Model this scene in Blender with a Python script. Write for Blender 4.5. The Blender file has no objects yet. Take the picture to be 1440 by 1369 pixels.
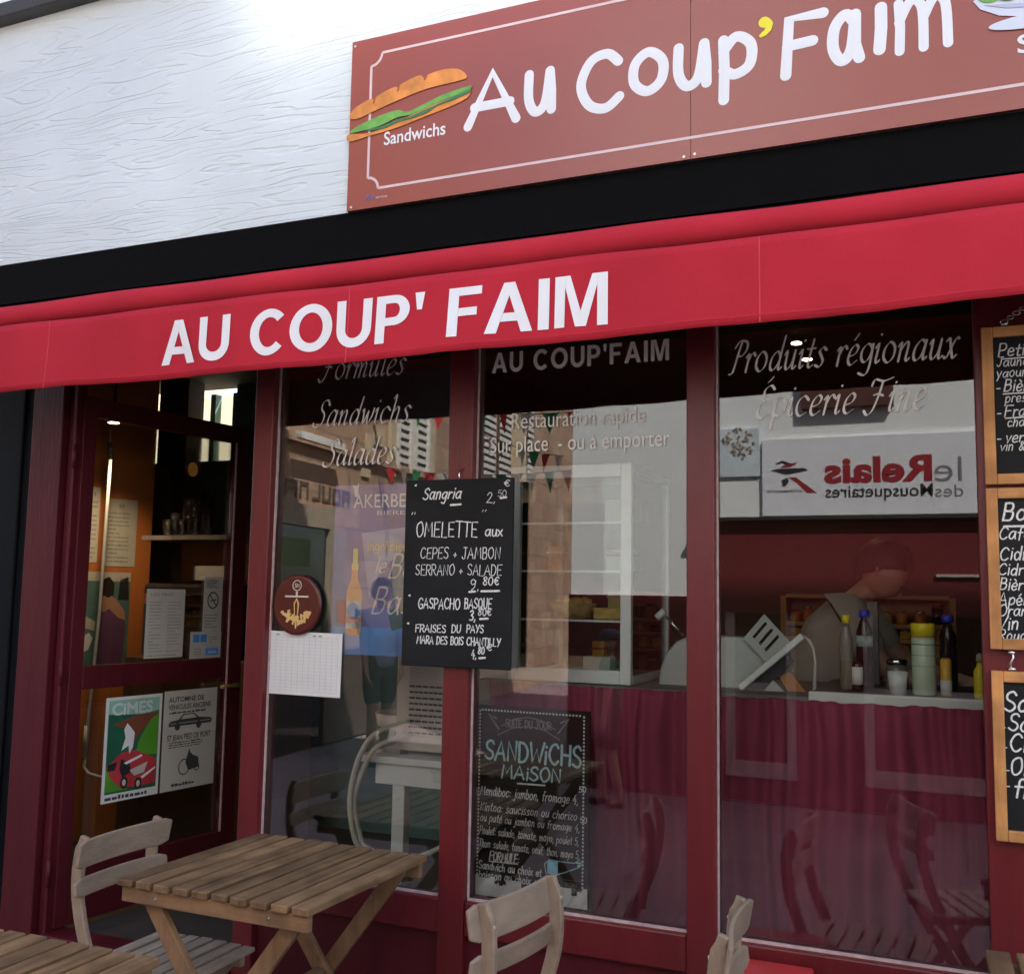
import bpy, bmesh, math, random
from mathutils import Vector, Matrix
random.seed(7)
SC = bpy.context.scene
COL = SC.collection
R = math.radians

# ------------------------------------------------------------------ camera, sky, sun, exposure
F_PX, YAW, PITCH, ROLL = 1453.7, R(23.421), R(5.988), R(1.015)
CAM = Vector((0.0, -3.24, 1.6))
_f = Vector((-math.sin(YAW)*math.cos(PITCH), math.cos(YAW)*math.cos(PITCH), math.sin(PITCH)))
_r0 = Vector((math.cos(YAW), math.sin(YAW), 0)); _u0 = _r0.cross(_f)
_r = _r0*math.cos(ROLL)+_u0*math.sin(ROLL); _u = -_r0*math.sin(ROLL)+_u0*math.cos(ROLL)
cd = bpy.data.cameras.new('camera'); cam = bpy.data.objects.new('camera', cd); COL.objects.link(cam)
cam.matrix_world = Matrix(((_r.x, _u.x, -_f.x, CAM.x), (_r.y, _u.y, -_f.y, CAM.y), (_r.z, _u.z, -_f.z, CAM.z), (0, 0, 0, 1)))
cd.sensor_width = 36.0; cd.lens = F_PX/1440*36.0; cd.clip_start = 0.05; cd.clip_end = 400
SC.camera = cam
SUN = Vector((0.45, 0.42, 0.79)).normalized()
w = bpy.data.worlds.new('World'); SC.world = w; w.use_nodes = True
nt = w.node_tree; nt.nodes.clear()
sky = nt.nodes.new('ShaderNodeTexSky'); sky.sky_type = 'NISHITA'; sky.sun_disc = False
sky.sun_elevation = math.asin(SUN.z); sky.sun_rotation = math.atan2(SUN.x, SUN.y)
bg = nt.nodes.new('ShaderNodeBackground'); bg.inputs[1].default_value = 0.15
wo = nt.nodes.new('ShaderNodeOutputWorld')
nt.links.new(sky.outputs[0], bg.inputs[0]); nt.links.new(bg.outputs[0], wo.inputs[0])
sl = bpy.data.lights.new('sun', 'SUN'); sl.energy = 5.0; sl.angle = R(0.5); sl.color = (1.0, 0.96, 0.91)
so = bpy.data.objects.new('sun', sl); COL.objects.link(so); so.location = (3, 6, 12)
so.rotation_euler = (-SUN).to_track_quat('-Z', 'Y').to_euler()
SC.view_settings.view_transform = 'Standard'; SC.view_settings.look = 'None'
SC.view_settings.exposure = 1.72; SC.view_settings.gamma = 1.0; SC.view_settings.use_curve_mapping = False
cy = SC.cycles
cy.max_bounces = 10; cy.diffuse_bounces = 4; cy.glossy_bounces = 4; cy.transparent_max_bounces = 24; cy.transmission_bounces = 6
cy.use_denoising = True; cy.sample_clamp_indirect = 0.0
cy.blur_glossy = 0.0; cy.caustics_reflective = True; cy.use_guiding = True; cy.use_surface_guiding = True; cy.use_volume_guiding = False

def ray(px, py): return _r*((px-720)/F_PX) - _u*((py-684.5)/F_PX) + _f
def at(px, py, y=0.0):
    v = ray(px, py); return CAM + v*((y-CAM.y)/v.y)

# ------------------------------------------------------------------ materials
MATS = {}
def mat(name, col, rough=0.6, metal=0.0, var=0.12, vscale=9.0, bump=0.0, bscale=60.0, spec=0.5, trans=0.0, emit=None, estr=0.0, island=0.0, stretch=None):
    m = bpy.data.materials.new(name); m.use_nodes = True; N = m.node_tree.nodes; L = m.node_tree.links
    b = N['Principled BSDF']; b.inputs['Roughness'].default_value = rough; b.inputs['Metallic'].default_value = metal
    b.inputs['Specular IOR Level'].default_value = spec; b.inputs['Transmission Weight'].default_value = trans
    tc = N.new('ShaderNodeTexCoord'); vec = tc.outputs['Object']
    if stretch:
        mp = N.new('ShaderNodeMapping'); mp.inputs['Scale'].default_value = stretch; L.new(vec, mp.inputs[0]); vec = mp.outputs[0]
    n = N.new('ShaderNodeTexNoise'); n.inputs['Scale'].default_value = vscale; n.inputs['Detail'].default_value = 5; L.new(vec, n.inputs['Vector'])
    mr = N.new('ShaderNodeMapRange'); mr.inputs['From Min'].default_value = 0.25; mr.inputs['From Max'].default_value = 0.75
    mr.inputs['To Min'].default_value = 1-var; mr.inputs['To Max'].default_value = 1+var; L.new(n.outputs[0], mr.inputs[0])
    fac = mr.outputs[0]
    if island:
        g = N.new('ShaderNodeNewGeometry'); m2 = N.new('ShaderNodeMapRange'); m2.inputs['To Min'].default_value = 1-island; m2.inputs['To Max'].default_value = 1+island
        L.new(g.outputs['Random Per Island'], m2.inputs[0]); mm = N.new('ShaderNodeMath'); mm.operation = 'MULTIPLY'
        L.new(fac, mm.inputs[0]); L.new(m2.outputs[0], mm.inputs[1]); fac = mm.outputs[0]
    mx = N.new('ShaderNodeMix'); mx.data_type = 'RGBA'; mx.blend_type = 'MULTIPLY'; mx.inputs[0].default_value = 1
    mx.inputs[6].default_value = (*col, 1); L.new(fac, mx.inputs[7]); L.new(mx.outputs[2], b.inputs['Base Color'])
    if bump:
        bn = N.new('ShaderNodeTexNoise'); bn.inputs['Scale'].default_value = bscale; bn.inputs['Detail'].default_value = 6; L.new(vec, bn.inputs['Vector'])
        bp = N.new('ShaderNodeBump'); bp.inputs['Strength'].default_value = bump; bp.inputs['Distance'].default_value = 0.01
        L.new(bn.outputs[0], bp.inputs['Height']); L.new(bp.outputs[0], b.inputs['Normal'])
    if emit: b.inputs['Emission Color'].default_value = (*emit, 1); b.inputs['Emission Strength'].default_value = estr
    MATS[name] = m; return m

def glass_mat(name, tint=(1, 1, 1), k=1.0, base=0.0, rough=0.0, bump=0.0):
    m = bpy.data.materials.new(name); m.use_nodes = True; N = m.node_tree.nodes; L = m.node_tree.links; N.clear()
    o = N.new('ShaderNodeOutputMaterial'); t = N.new('ShaderNodeBsdfTransparent'); t.inputs[0].default_value = (*tint, 1)
    g = N.new('ShaderNodeBsdfGlossy'); g.inputs['Roughness'].default_value = rough
    fr = N.new('ShaderNodeFresnel'); fr.inputs[0].default_value = 1.5
    ma = N.new('ShaderNodeMath'); ma.operation = 'MULTIPLY_ADD'; ma.inputs[1].default_value = k; ma.inputs[2].default_value = base; ma.use_clamp = True
    mx = N.new('ShaderNodeMixShader'); L.new(fr.outputs[0], ma.inputs[0]); L.new(ma.outputs[0], mx.inputs[0])
    L.new(t.outputs[0], mx.inputs[1]); L.new(g.outputs[0], mx.inputs[2]); L.new(mx.outputs[0], o.inputs[0])
    if bump:
        tc = N.new('ShaderNodeTexCoord'); n = N.new('ShaderNodeTexNoise'); n.inputs['Scale'].default_value = 1.6; n.inputs['Detail'].default_value = 1
        bp = N.new('ShaderNodeBump'); bp.inputs['Strength'].default_value = bump; bp.inputs['Distance'].default_value = 0.02
        L.new(tc.outputs['Object'], n.inputs['Vector']); L.new(n.outputs[0], bp.inputs['Height']); L.new(bp.outputs[0], g.inputs['Normal'])
    MATS[name] = m; return m

def grain_wall_mat():
    m = mat('wood_grain_cladding', (0.67, 0.745, 0.765), rough=0.55, var=0.09, vscale=1.4)
    N = m.node_tree.nodes; L = m.node_tree.links; b = N['Principled BSDF']
    tc = N.new('ShaderNodeTexCoord'); mp = N.new('ShaderNodeMapping'); mp.inputs['Scale'].default_value = (0.42, 1, 3.4)
    n = N.new('ShaderNodeTexNoise'); n.inputs['Scale'].default_value = 1.3; n.inputs['Detail'].default_value = 3.5; n.inputs['Roughness'].default_value = 0.5; n.inputs['Distortion'].default_value = 0.25
    L.new(tc.outputs['Object'], mp.inputs[0]); L.new(mp.outputs[0], n.inputs['Vector'])
    a = N.new('ShaderNodeMath'); a.operation = 'MULTIPLY'; a.inputs[1].default_value = 145; L.new(n.outputs[0], a.inputs[0])
    s = N.new('ShaderNodeMath'); s.operation = 'SINE'; L.new(a.outputs[0], s.inputs[0])
    pr = N.new('ShaderNodeMapRange'); pr.inputs['From Min'].default_value = 0.5; pr.inputs['From Max'].default_value = 1.0; L.new(s.outputs[0], pr.inputs[0])
    mp2 = N.new('ShaderNodeMapping'); mp2.inputs['Scale'].default_value = (1.2, 1, 5); L.new(tc.outputs['Object'], mp2.inputs[0])
    n2 = N.new('ShaderNodeTexNoise'); n2.inputs['Scale'].default_value = 2.2; n2.inputs['Detail'].default_value = 3; L.new(mp2.outputs[0], n2.inputs['Vector'])
    mk = N.new('ShaderNodeMapRange'); mk.inputs['From Min'].default_value = 0.36; mk.inputs['From Max'].default_value = 0.58; L.new(n2.outputs[0], mk.inputs[0])
    mu = N.new('ShaderNodeMath'); mu.operation = 'MULTIPLY'; L.new(pr.outputs[0], mu.inputs[0]); L.new(mk.outputs[0], mu.inputs[1])
    mp3 = N.new('ShaderNodeMapping'); mp3.inputs['Scale'].default_value = (3, 1, 60); L.new(tc.outputs['Object'], mp3.inputs[0])
    n3 = N.new('ShaderNodeTexNoise'); n3.inputs['Scale'].default_value = 2; n3.inputs['Detail'].default_value = 3; L.new(mp3.outputs[0], n3.inputs['Vector'])
    ad = N.new('ShaderNodeMath'); ad.operation = 'MULTIPLY_ADD'; ad.inputs[1].default_value = -0.25; L.new(n3.outputs[0], ad.inputs[0]); 
    inv = N.new('ShaderNodeMath'); inv.operation = 'MULTIPLY'; inv.inputs[1].default_value = -1; L.new(mu.outputs[0], inv.inputs[0]); L.new(inv.outputs[0], ad.inputs[2])
    bp = N.new('ShaderNodeBump'); bp.inputs['Strength'].default_value = 0.55; bp.inputs['Distance'].default_value = 0.006
    L.new(ad.outputs[0], bp.inputs['Height']); L.new(bp.outputs[0], b.inputs['Normal'])
    return m

def brick_mat(name, c1, c2, mortar, bw, rh, ms=0.012, bump=0.4, vec='XZ', rough=0.85, off=0.5):
    m = bpy.data.materials.new(name); m.use_nodes = True; N = m.node_tree.nodes; L = m.node_tree.links; b = N['Principled BSDF']
    b.inputs['Roughness'].default_value = rough
    tc = N.new('ShaderNodeTexCoord'); sp = N.new('ShaderNodeSeparateXYZ'); cb = N.new('ShaderNodeCombineXYZ'); L.new(tc.outputs['Object'], sp.inputs[0])
    L.new(sp.outputs[vec[0]], cb.inputs[0]); L.new(sp.outputs[vec[1]], cb.inputs[1])
    br = N.new('ShaderNodeTexBrick'); br.inputs['Color1'].default_value = (*c1, 1); br.inputs['Color2'].default_value = (*c2, 1); br.inputs['Mortar'].default_value = (*mortar, 1)
    br.inputs['Scale'].default_value = 1; br.inputs['Brick Width'].default_value = bw; br.inputs['Row Height'].default_value = rh; br.inputs['Mortar Size'].default_value = ms
    br.offset = off
    L.new(cb.outputs[0], br.inputs['Vector'])
    n = N.new('ShaderNodeTexNoise'); n.inputs['Scale'].default_value = 7; n.inputs['Detail'].default_value = 6; L.new(tc.outputs['Object'], n.inputs['Vector'])
    mr = N.new('ShaderNodeMapRange'); mr.inputs['To Min'].default_value = 0.6; mr.inputs['To Max'].default_value = 1.4; L.new(n.outputs[0], mr.inputs[0])
    mx = N.new('ShaderNodeMix'); mx.data_type = 'RGBA'; mx.blend_type = 'MULTIPLY'; mx.inputs[0].default_value = 1
    L.new(br.outputs[0], mx.inputs[6]); L.new(mr.outputs[0], mx.inputs[7]); L.new(mx.outputs[2], b.inputs['Base Color'])
    bp = N.new('ShaderNodeBump'); bp.inputs['Strength'].default_value = bump; bp.inputs['Distance'].default_value = 0.01; bp.invert = True
    L.new(br.outputs['Fac'], bp.inputs['Height']); L.new(bp.outputs[0], b.inputs['Normal'])
    MATS[name] = m; return m

def wood_mat(name, c1, c2, axis=1, rough=0.6, island=0.18, scale=1.0):
    m = bpy.data.materials.new(name); m.use_nodes = True; N = m.node_tree.nodes; L = m.node_tree.links; b = N['Principled BSDF']
    b.inputs['Roughness'].default_value = rough; b.inputs['Specular IOR Level'].default_value = 0.35
    tc = N.new('ShaderNodeTexCoord'); g = N.new('ShaderNodeNewGeometry')
    ad = N.new('ShaderNodeVectorMath'); ad.operation = 'ADD'; L.new(tc.outputs['Object'], ad.inputs[0])
    cb = N.new('ShaderNodeCombineXYZ'); k = N.new('ShaderNodeMath'); k.operation = 'MULTIPLY'; k.inputs[1].default_value = 37; L.new(g.outputs['Random Per Island'], k.inputs[0])
    for i in range(3): L.new(k.outputs[0], cb.inputs[i])
    L.new(cb.outputs[0], ad.inputs[1])
    mp = N.new('ShaderNodeMapping'); s = [28*scale]*3; s[axis] = 1.6*scale; mp.inputs['Scale'].default_value = s; L.new(ad.outputs[0], mp.inputs[0])
    n = N.new('ShaderNodeTexNoise'); n.inputs['Scale'].default_value = 1.3; n.inputs['Detail'].default_value = 7; n.inputs['Roughness'].default_value = 0.62; n.inputs['Distortion'].default_value = 0.6; L.new(mp.outputs[0], n.inputs['Vector'])
    cr = N.new('ShaderNodeValToRGB'); cr.color_ramp.elements[0].position = 0.3; cr.color_ramp.elements[0].color = (*c2, 1)
    cr.color_ramp.elements[1].position = 0.7; cr.color_ramp.elements[1].color = (*c1, 1); L.new(n.outputs[0], cr.inputs[0])
    n4 = N.new('ShaderNodeTexNoise'); n4.inputs['Scale'].default_value = 9; n4.inputs['Detail'].default_value = 5; L.new(ad.outputs[0], n4.inputs['Vector'])
    m4 = N.new('ShaderNodeMapRange'); m4.inputs['From Min'].default_value = 0.3; m4.inputs['From Max'].default_value = 0.7; m4.inputs['To Min'].default_value = 0.62; m4.inputs['To Max'].default_value = 1.25; L.new(n4.outputs[0], m4.inputs[0])
    m2 = N.new('ShaderNodeMapRange'); m2.inputs['To Min'].default_value = 1-island; m2.inputs['To Max'].default_value = 1+island; L.new(g.outputs['Random Per Island'], m2.inputs[0])
    mu = N.new('ShaderNodeMath'); mu.operation = 'MULTIPLY'; L.new(m2.outputs[0], mu.inputs[0]); L.new(m4.outputs[0], mu.inputs[1])
    mx = N.new('ShaderNodeMix'); mx.data_type = 'RGBA'; mx.blend_type = 'MULTIPLY'; mx.inputs[0].default_value = 1
    L.new(cr.outputs[0], mx.inputs[6]); L.new(mu.outputs[0], mx.inputs[7]); L.new(mx.outputs[2], b.inputs['Base Color'])
    bp = N.new('ShaderNodeBump'); bp.inputs['Strength'].default_value = 0.35; bp.inputs['Distance'].default_value = 0.003; L.new(n.outputs[0], bp.inputs['Height']); L.new(bp.outputs[0], b.inputs['Normal'])
    MATS[name] = m; return m

M = MATS
grain_wall_mat()
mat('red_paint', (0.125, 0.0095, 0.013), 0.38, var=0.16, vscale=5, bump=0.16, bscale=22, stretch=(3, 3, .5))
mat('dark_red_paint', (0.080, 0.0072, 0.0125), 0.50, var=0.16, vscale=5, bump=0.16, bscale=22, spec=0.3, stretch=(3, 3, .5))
mat('bright_red_paint', (0.50, 0.02, 0.025), 0.4)
mat('black_paint', (0.0035, 0.0035, 0.004), 0.8, spec=0.08)
mat('navy_paint', (0.004, 0.006, 0.009), 0.6, spec=0.12)
mat('awning_fabric', (0.47, 0.024, 0.042), 0.85, var=0.13, vscale=2.6, bump=0.12, bscale=420, spec=0.15)
mat('awning_seam', (0.62, 0.06, 0.09), 0.85, spec=0.15)
mat('white_vinyl', (0.80, 0.81, 0.84), 0.5, var=0.03)
mat('grey_vinyl', (0.62, 0.57, 0.51), 0.5, var=0.03)
mat('yellow_vinyl', (0.85, 0.75, 0.03), 0.5, var=0.03)
mat('sign_panel', (0.30, 0.062, 0.043), 0.30, var=0.06, vscale=2, bump=0.03, bscale=5, spec=0.7)
mat('sign_line', (0.72, 0.55, 0.56), 0.5, var=0.03)
mat('bread', (0.72, 0.27, 0.06), 0.6, var=0.30, vscale=16); mat('bread_dark', (0.42, 0.13, 0.03), 0.6); mat('lettuce', (0.16, 0.42, 0.08), 0.6, var=0.3, vscale=22); mat('lettuce_dark', (0.05, 0.20, 0.09), 0.6)
mat('tomato', (0.75, 0.09, 0.06), 0.5); mat('china', (0.66, 0.70, 0.82), 0.4, var=0.06); mat('china_dark', (0.46, 0.50, 0.66), 0.4)
mat('slate', (0.013, 0.014, 0.016), 0.7, spec=0.2, var=0.25, vscale=5)
mat('chalk', (0.72, 0.73, 0.72), 0.9, var=0.30, vscale=120); mat('blue_chalk', (0.42, 0.66, 0.74), 0.9, var=0.25, vscale=120)
mat('sky_blue', (0.30, 0.68, 0.85), 0.8); mat('faint_print', (0.25, 0.23, 0.23), 0.9)
wood_mat('pine_frame', (0.72, 0.36, 0.13), (0.50, 0.22, 0.07), axis=2, island=0.06)
wood_mat('acacia', (0.285, 0.170, 0.082), (0.115, 0.066, 0.034), axis=1, island=0.32)
wood_mat('acacia_leg', (0.30, 0.175, 0.09), (0.19, 0.10, 0.05), axis=2, island=0.12)
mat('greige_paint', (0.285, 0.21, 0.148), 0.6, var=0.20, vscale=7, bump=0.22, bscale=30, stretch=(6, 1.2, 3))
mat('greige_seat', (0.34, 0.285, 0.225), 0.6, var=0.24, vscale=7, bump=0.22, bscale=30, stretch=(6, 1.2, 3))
mat('steel', (0.56, 0.53, 0.47), 0.35, metal=0.25, var=0.06); mat('chrome', (0.75, 0.75, 0.75), 0.15, metal=1.0, var=0.02)
mat('screw_metal', (0.7, 0.62, 0.55), 0.4, metal=0.6)
mat('white_plastic', (0.74, 0.76, 0.74), 0.4, var=0.04); mat('white_metal', (0.86, 0.90, 0.88), 0.35, var=0.04)
mat('machine_grey', (0.50, 0.53, 0.51), 0.35, var=0.06); mat('dark_plastic', (0.03, 0.03, 0.035), 0.4)
mat('hose', (0.60, 0.58, 0.48), 0.4); mat('curtain', (0.33, 0.062, 0.122), 0.9, var=0.14, vscale=5, bump=0.2, bscale=300, spec=0.1)
mat('paper', (0.70, 0.70, 0.68), 0.8, var=0.05); mat('dim_paper', (0.52, 0.50, 0.45), 0.8, var=0.06); mat('ink', (0.05, 0.05, 0.05), 0.8); mat('grey_ink', (0.28, 0.28, 0.27), 0.8)
mat('grid_ink', (0.42, 0.50, 0.56), 0.8)
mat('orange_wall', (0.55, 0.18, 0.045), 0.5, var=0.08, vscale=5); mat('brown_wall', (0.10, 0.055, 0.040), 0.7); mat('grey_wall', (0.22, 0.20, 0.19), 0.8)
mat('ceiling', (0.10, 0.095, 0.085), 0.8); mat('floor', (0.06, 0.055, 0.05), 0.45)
mat('teal_paint', (0.10, 0.20, 0.19), 0.5); mat('plaque_brown', (0.085, 0.014, 0.010), 0.28, var=0.15); mat('gold', (0.72, 0.50, 0.20), 0.4, metal=0.4); mat('silver_print', (0.62, 0.56, 0.50), 0.5)
mat('lamp_glow', (1, 0.9, 0.7), 0.5, emit=(1.0, 0.78, 0.45), estr=9.0)
mat('brass', (0.60, 0.42, 0.14), 0.35, metal=0.8)
mat('poster_violet', (0.17, 0.18, 0.44), 0.35, var=0.35, vscale=4); mat('poster_pale', (0.40, 0.42, 0.62), 0.35, var=0.2, vscale=5); mat('poster_blue', (0.10, 0.32, 0.72), 0.35, var=0.3, vscale=6); mat('poster_teal', (0.03, 0.20, 0.28), 0.35, var=0.3)
mat('poster_red', (0.50, 0.05, 0.06), 0.4, var=0.2); mat('poster_green', (0.10, 0.34, 0.03), 0.5, var=0.2, vscale=5); mat('poster_dark_green', (0.02, 0.12, 0.07), 0.5, var=0.2); mat('poster_mint', (0.28, 0.52, 0.42), 0.5); mat('poster_brown', (0.22, 0.07, 0.035), 0.5)
mat('bottle_amber', (0.85, 0.42, 0.20), 0.3, var=0.15); mat('bottle_yellow', (0.90, 0.76, 0.25), 0.35); mat('label_mix', (0.42, 0.55, 0.52), 0.4, var=0.5, vscale=30); mat('label_pink', (0.72, 0.30, 0.30), 0.4)
mat('purple_cloth', (0.14, 0.055, 0.13), 0.8); mat('skin', (0.48, 0.26, 0.17), 0.5, var=0.06); mat('hair', (0.025, 0.018, 0.014), 0.6, var=0.3, vscale=60)
mat('white_cloth', (0.40, 0.36, 0.30), 0.85); mat('lilac_cloth', (0.46, 0.42, 0.55), 0.85); mat('khaki_cloth', (0.10, 0.085, 0.06), 0.9); mat('green_cloth', (0.03, 0.12, 0.06), 0.85); mat('navy_cloth', (0.03, 0.035, 0.09), 0.8); mat('shoe', (0.02, 0.02, 0.022), 0.5)
mat('oil', (0.55, 0.40, 0.02), 0.15); mat('cola', (0.03, 0.012, 0.008), 0.15); mat('cap_yellow', (0.85, 0.68, 0.02), 0.4, var=0.03); mat('cap_blue', (0.03, 0.05, 0.55), 0.4); mat('can_green', (0.60, 0.70, 0.52), 0.35, var=0.06); mat('label_orange', (0.78, 0.42, 0.04), 0.4); mat('clear_pet', (0.5, 0.48, 0.44), 0.15, trans=0.7)
mat('jar_orange', (0.75, 0.26, 0.05), 0.3, var=0.4, vscale=20); mat('shelf_wood', (0.50, 0.22, 0.07), 0.5); glass_later = 1
mat('pastry', (0.68, 0.44, 0.12), 0.6, var=0.4, vscale=25); mat('carton', (0.48, 0.42, 0.24), 0.8); mat('basket', (0.50, 0.34, 0.12), 0.7, var=0.4, vscale=40)
mat('white_wall', (0.86, 0.87, 0.86), 0.85, var=0.05, vscale=2, bump=0.15, bscale=40); mat('opposite_red', (0.15, 0.010, 0.013), 0.6, var=0.06); mat('brown_shutter', (0.10, 0.03, 0.02), 0.6)
mat('pink_frame', (0.62, 0.50, 0.48), 0.5); mat('shutter_white', (0.74, 0.70, 0.62), 0.6); mat('cream_stone', (0.56, 0.44, 0.28), 0.8, var=0.2); mat('lintel_stone', (0.36, 0.28, 0.205), 0.85, var=0.15); mat('dark_letter', (0.11, 0.07, 0.05), 0.6)
mat('relais_panel', (0.84, 0.84, 0.87), 0.4, var=0.02); mat('relais_red', (0.36, 0.02, 0.03), 0.5, var=0.03); mat('relais_grey', (0.22, 0.22, 0.24), 0.5); mat('relais_black', (0.03, 0.03, 0.035), 0.5); mat('wall_blue', (0.66, 0.72, 0.76), 0.8)
mat('flag_red', (0.62, 0.03, 0.04), 0.8); mat('flag_green', (0.03, 0.36, 0.13), 0.8); mat('flag_white', (0.78, 0.76, 0.72), 0.8); mat('cord', (0.30, 0.28, 0.26), 0.8)
mat('dark_glass', (0.02, 0.022, 0.024), 0.08); mat('roof_tile', (0.30, 0.12, 0.07), 0.85, var=0.25)
mat('putty', (0.52, 0.36, 0.35), 0.7, var=0.25, vscale=30); mat('gutter_metal', (0.035, 0.034, 0.033), 0.5); mat('green_sign', (0.12, 0.17, 0.05), 0.6)
mat('frosted', (0.80, 0.76, 0.62), 0.6); mat('amber_disc', (0.85, 0.42, 0.08), 0.4)
brick_mat('brown_stone', (0.36, 0.20, 0.125), (0.47, 0.30, 0.19), (0.26, 0.19, 0.13), 0.62, 0.33, 0.012, 0.5, 'YZ')
brick_mat('pavement_slabs', (0.185, 0.145, 0.147), (0.23, 0.18, 0.182), (0.11, 0.09, 0.09), 0.9, 0.6, 0.008, 0.3, 'XY', 0.8)
glass_mat('shop_glass', (0.96, 0.98, 0.97), 1.9)
glass_mat('cabinet_glass', (0.96, 0.98, 0.97), 0.8)
glass_mat('drink_glass', (0.86, 0.88, 0.86), 1.6, 0.05, 0.05)
glass_mat('door_pane', (0.94, 0.94, 0.93), 0.7)
mat('pale_vinyl', (0.80, 0.77, 0.71), 0.5, var=0.03)
def translucent(name, col):
    m = bpy.data.materials.new(name); m.use_nodes = True; N = m.node_tree.nodes; L = m.node_tree.links; N.clear()
    o = N.new('ShaderNodeOutputMaterial'); t = N.new('ShaderNodeBsdfTranslucent'); t.inputs[0].default_value = (*col, 1); d = N.new('ShaderNodeBsdfDiffuse'); d.inputs[0].default_value = (*col, 1)
    mx = N.new('ShaderNodeMixShader'); mx.inputs[0].default_value = 0.3; L.new(t.outputs[0], mx.inputs[1]); L.new(d.outputs[0], mx.inputs[2]); L.new(mx.outputs[0], o.inputs[0]); MATS[name] = m
mr_ = mat('sun_mirror', (0.82, 0.80, 0.77), rough=0.145, metal=1.0, var=0.02)
translucent('window_glow', (0.85, 0.80, 0.66))
mat('poster_pale_mint', (0.62, 0.74, 0.70), 0.5)
wood_mat('acacia_rail', (0.32, 0.19, 0.10), (0.20, 0.11, 0.055), axis=0, island=0.1); wood_mat('pine_rail', (0.72, 0.36, 0.13), (0.50, 0.22, 0.07), axis=0, island=0.06)
mat('teal_wall', (0.10, 0.19, 0.18), 0.7)

# ------------------------------------------------------------------ mesh helpers
class Frame:
    """a plane to draw on: u to the reader's right, v up, w towards the reader"""
    def __init__(s, o, x=(1, 0, 0), up=(0, 0, 1)):
        s.o = Vector(o); s.x = Vector(x).normalized(); s.v = Vector(up).normalized(); s.n = s.x.cross(s.v).normalized()
    def __call__(s, u, v, w=0.0): return s.o + s.x*u + s.v*v + s.n*w
WORLD = lambda x, y, z: Vector((x, y, z))

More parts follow.
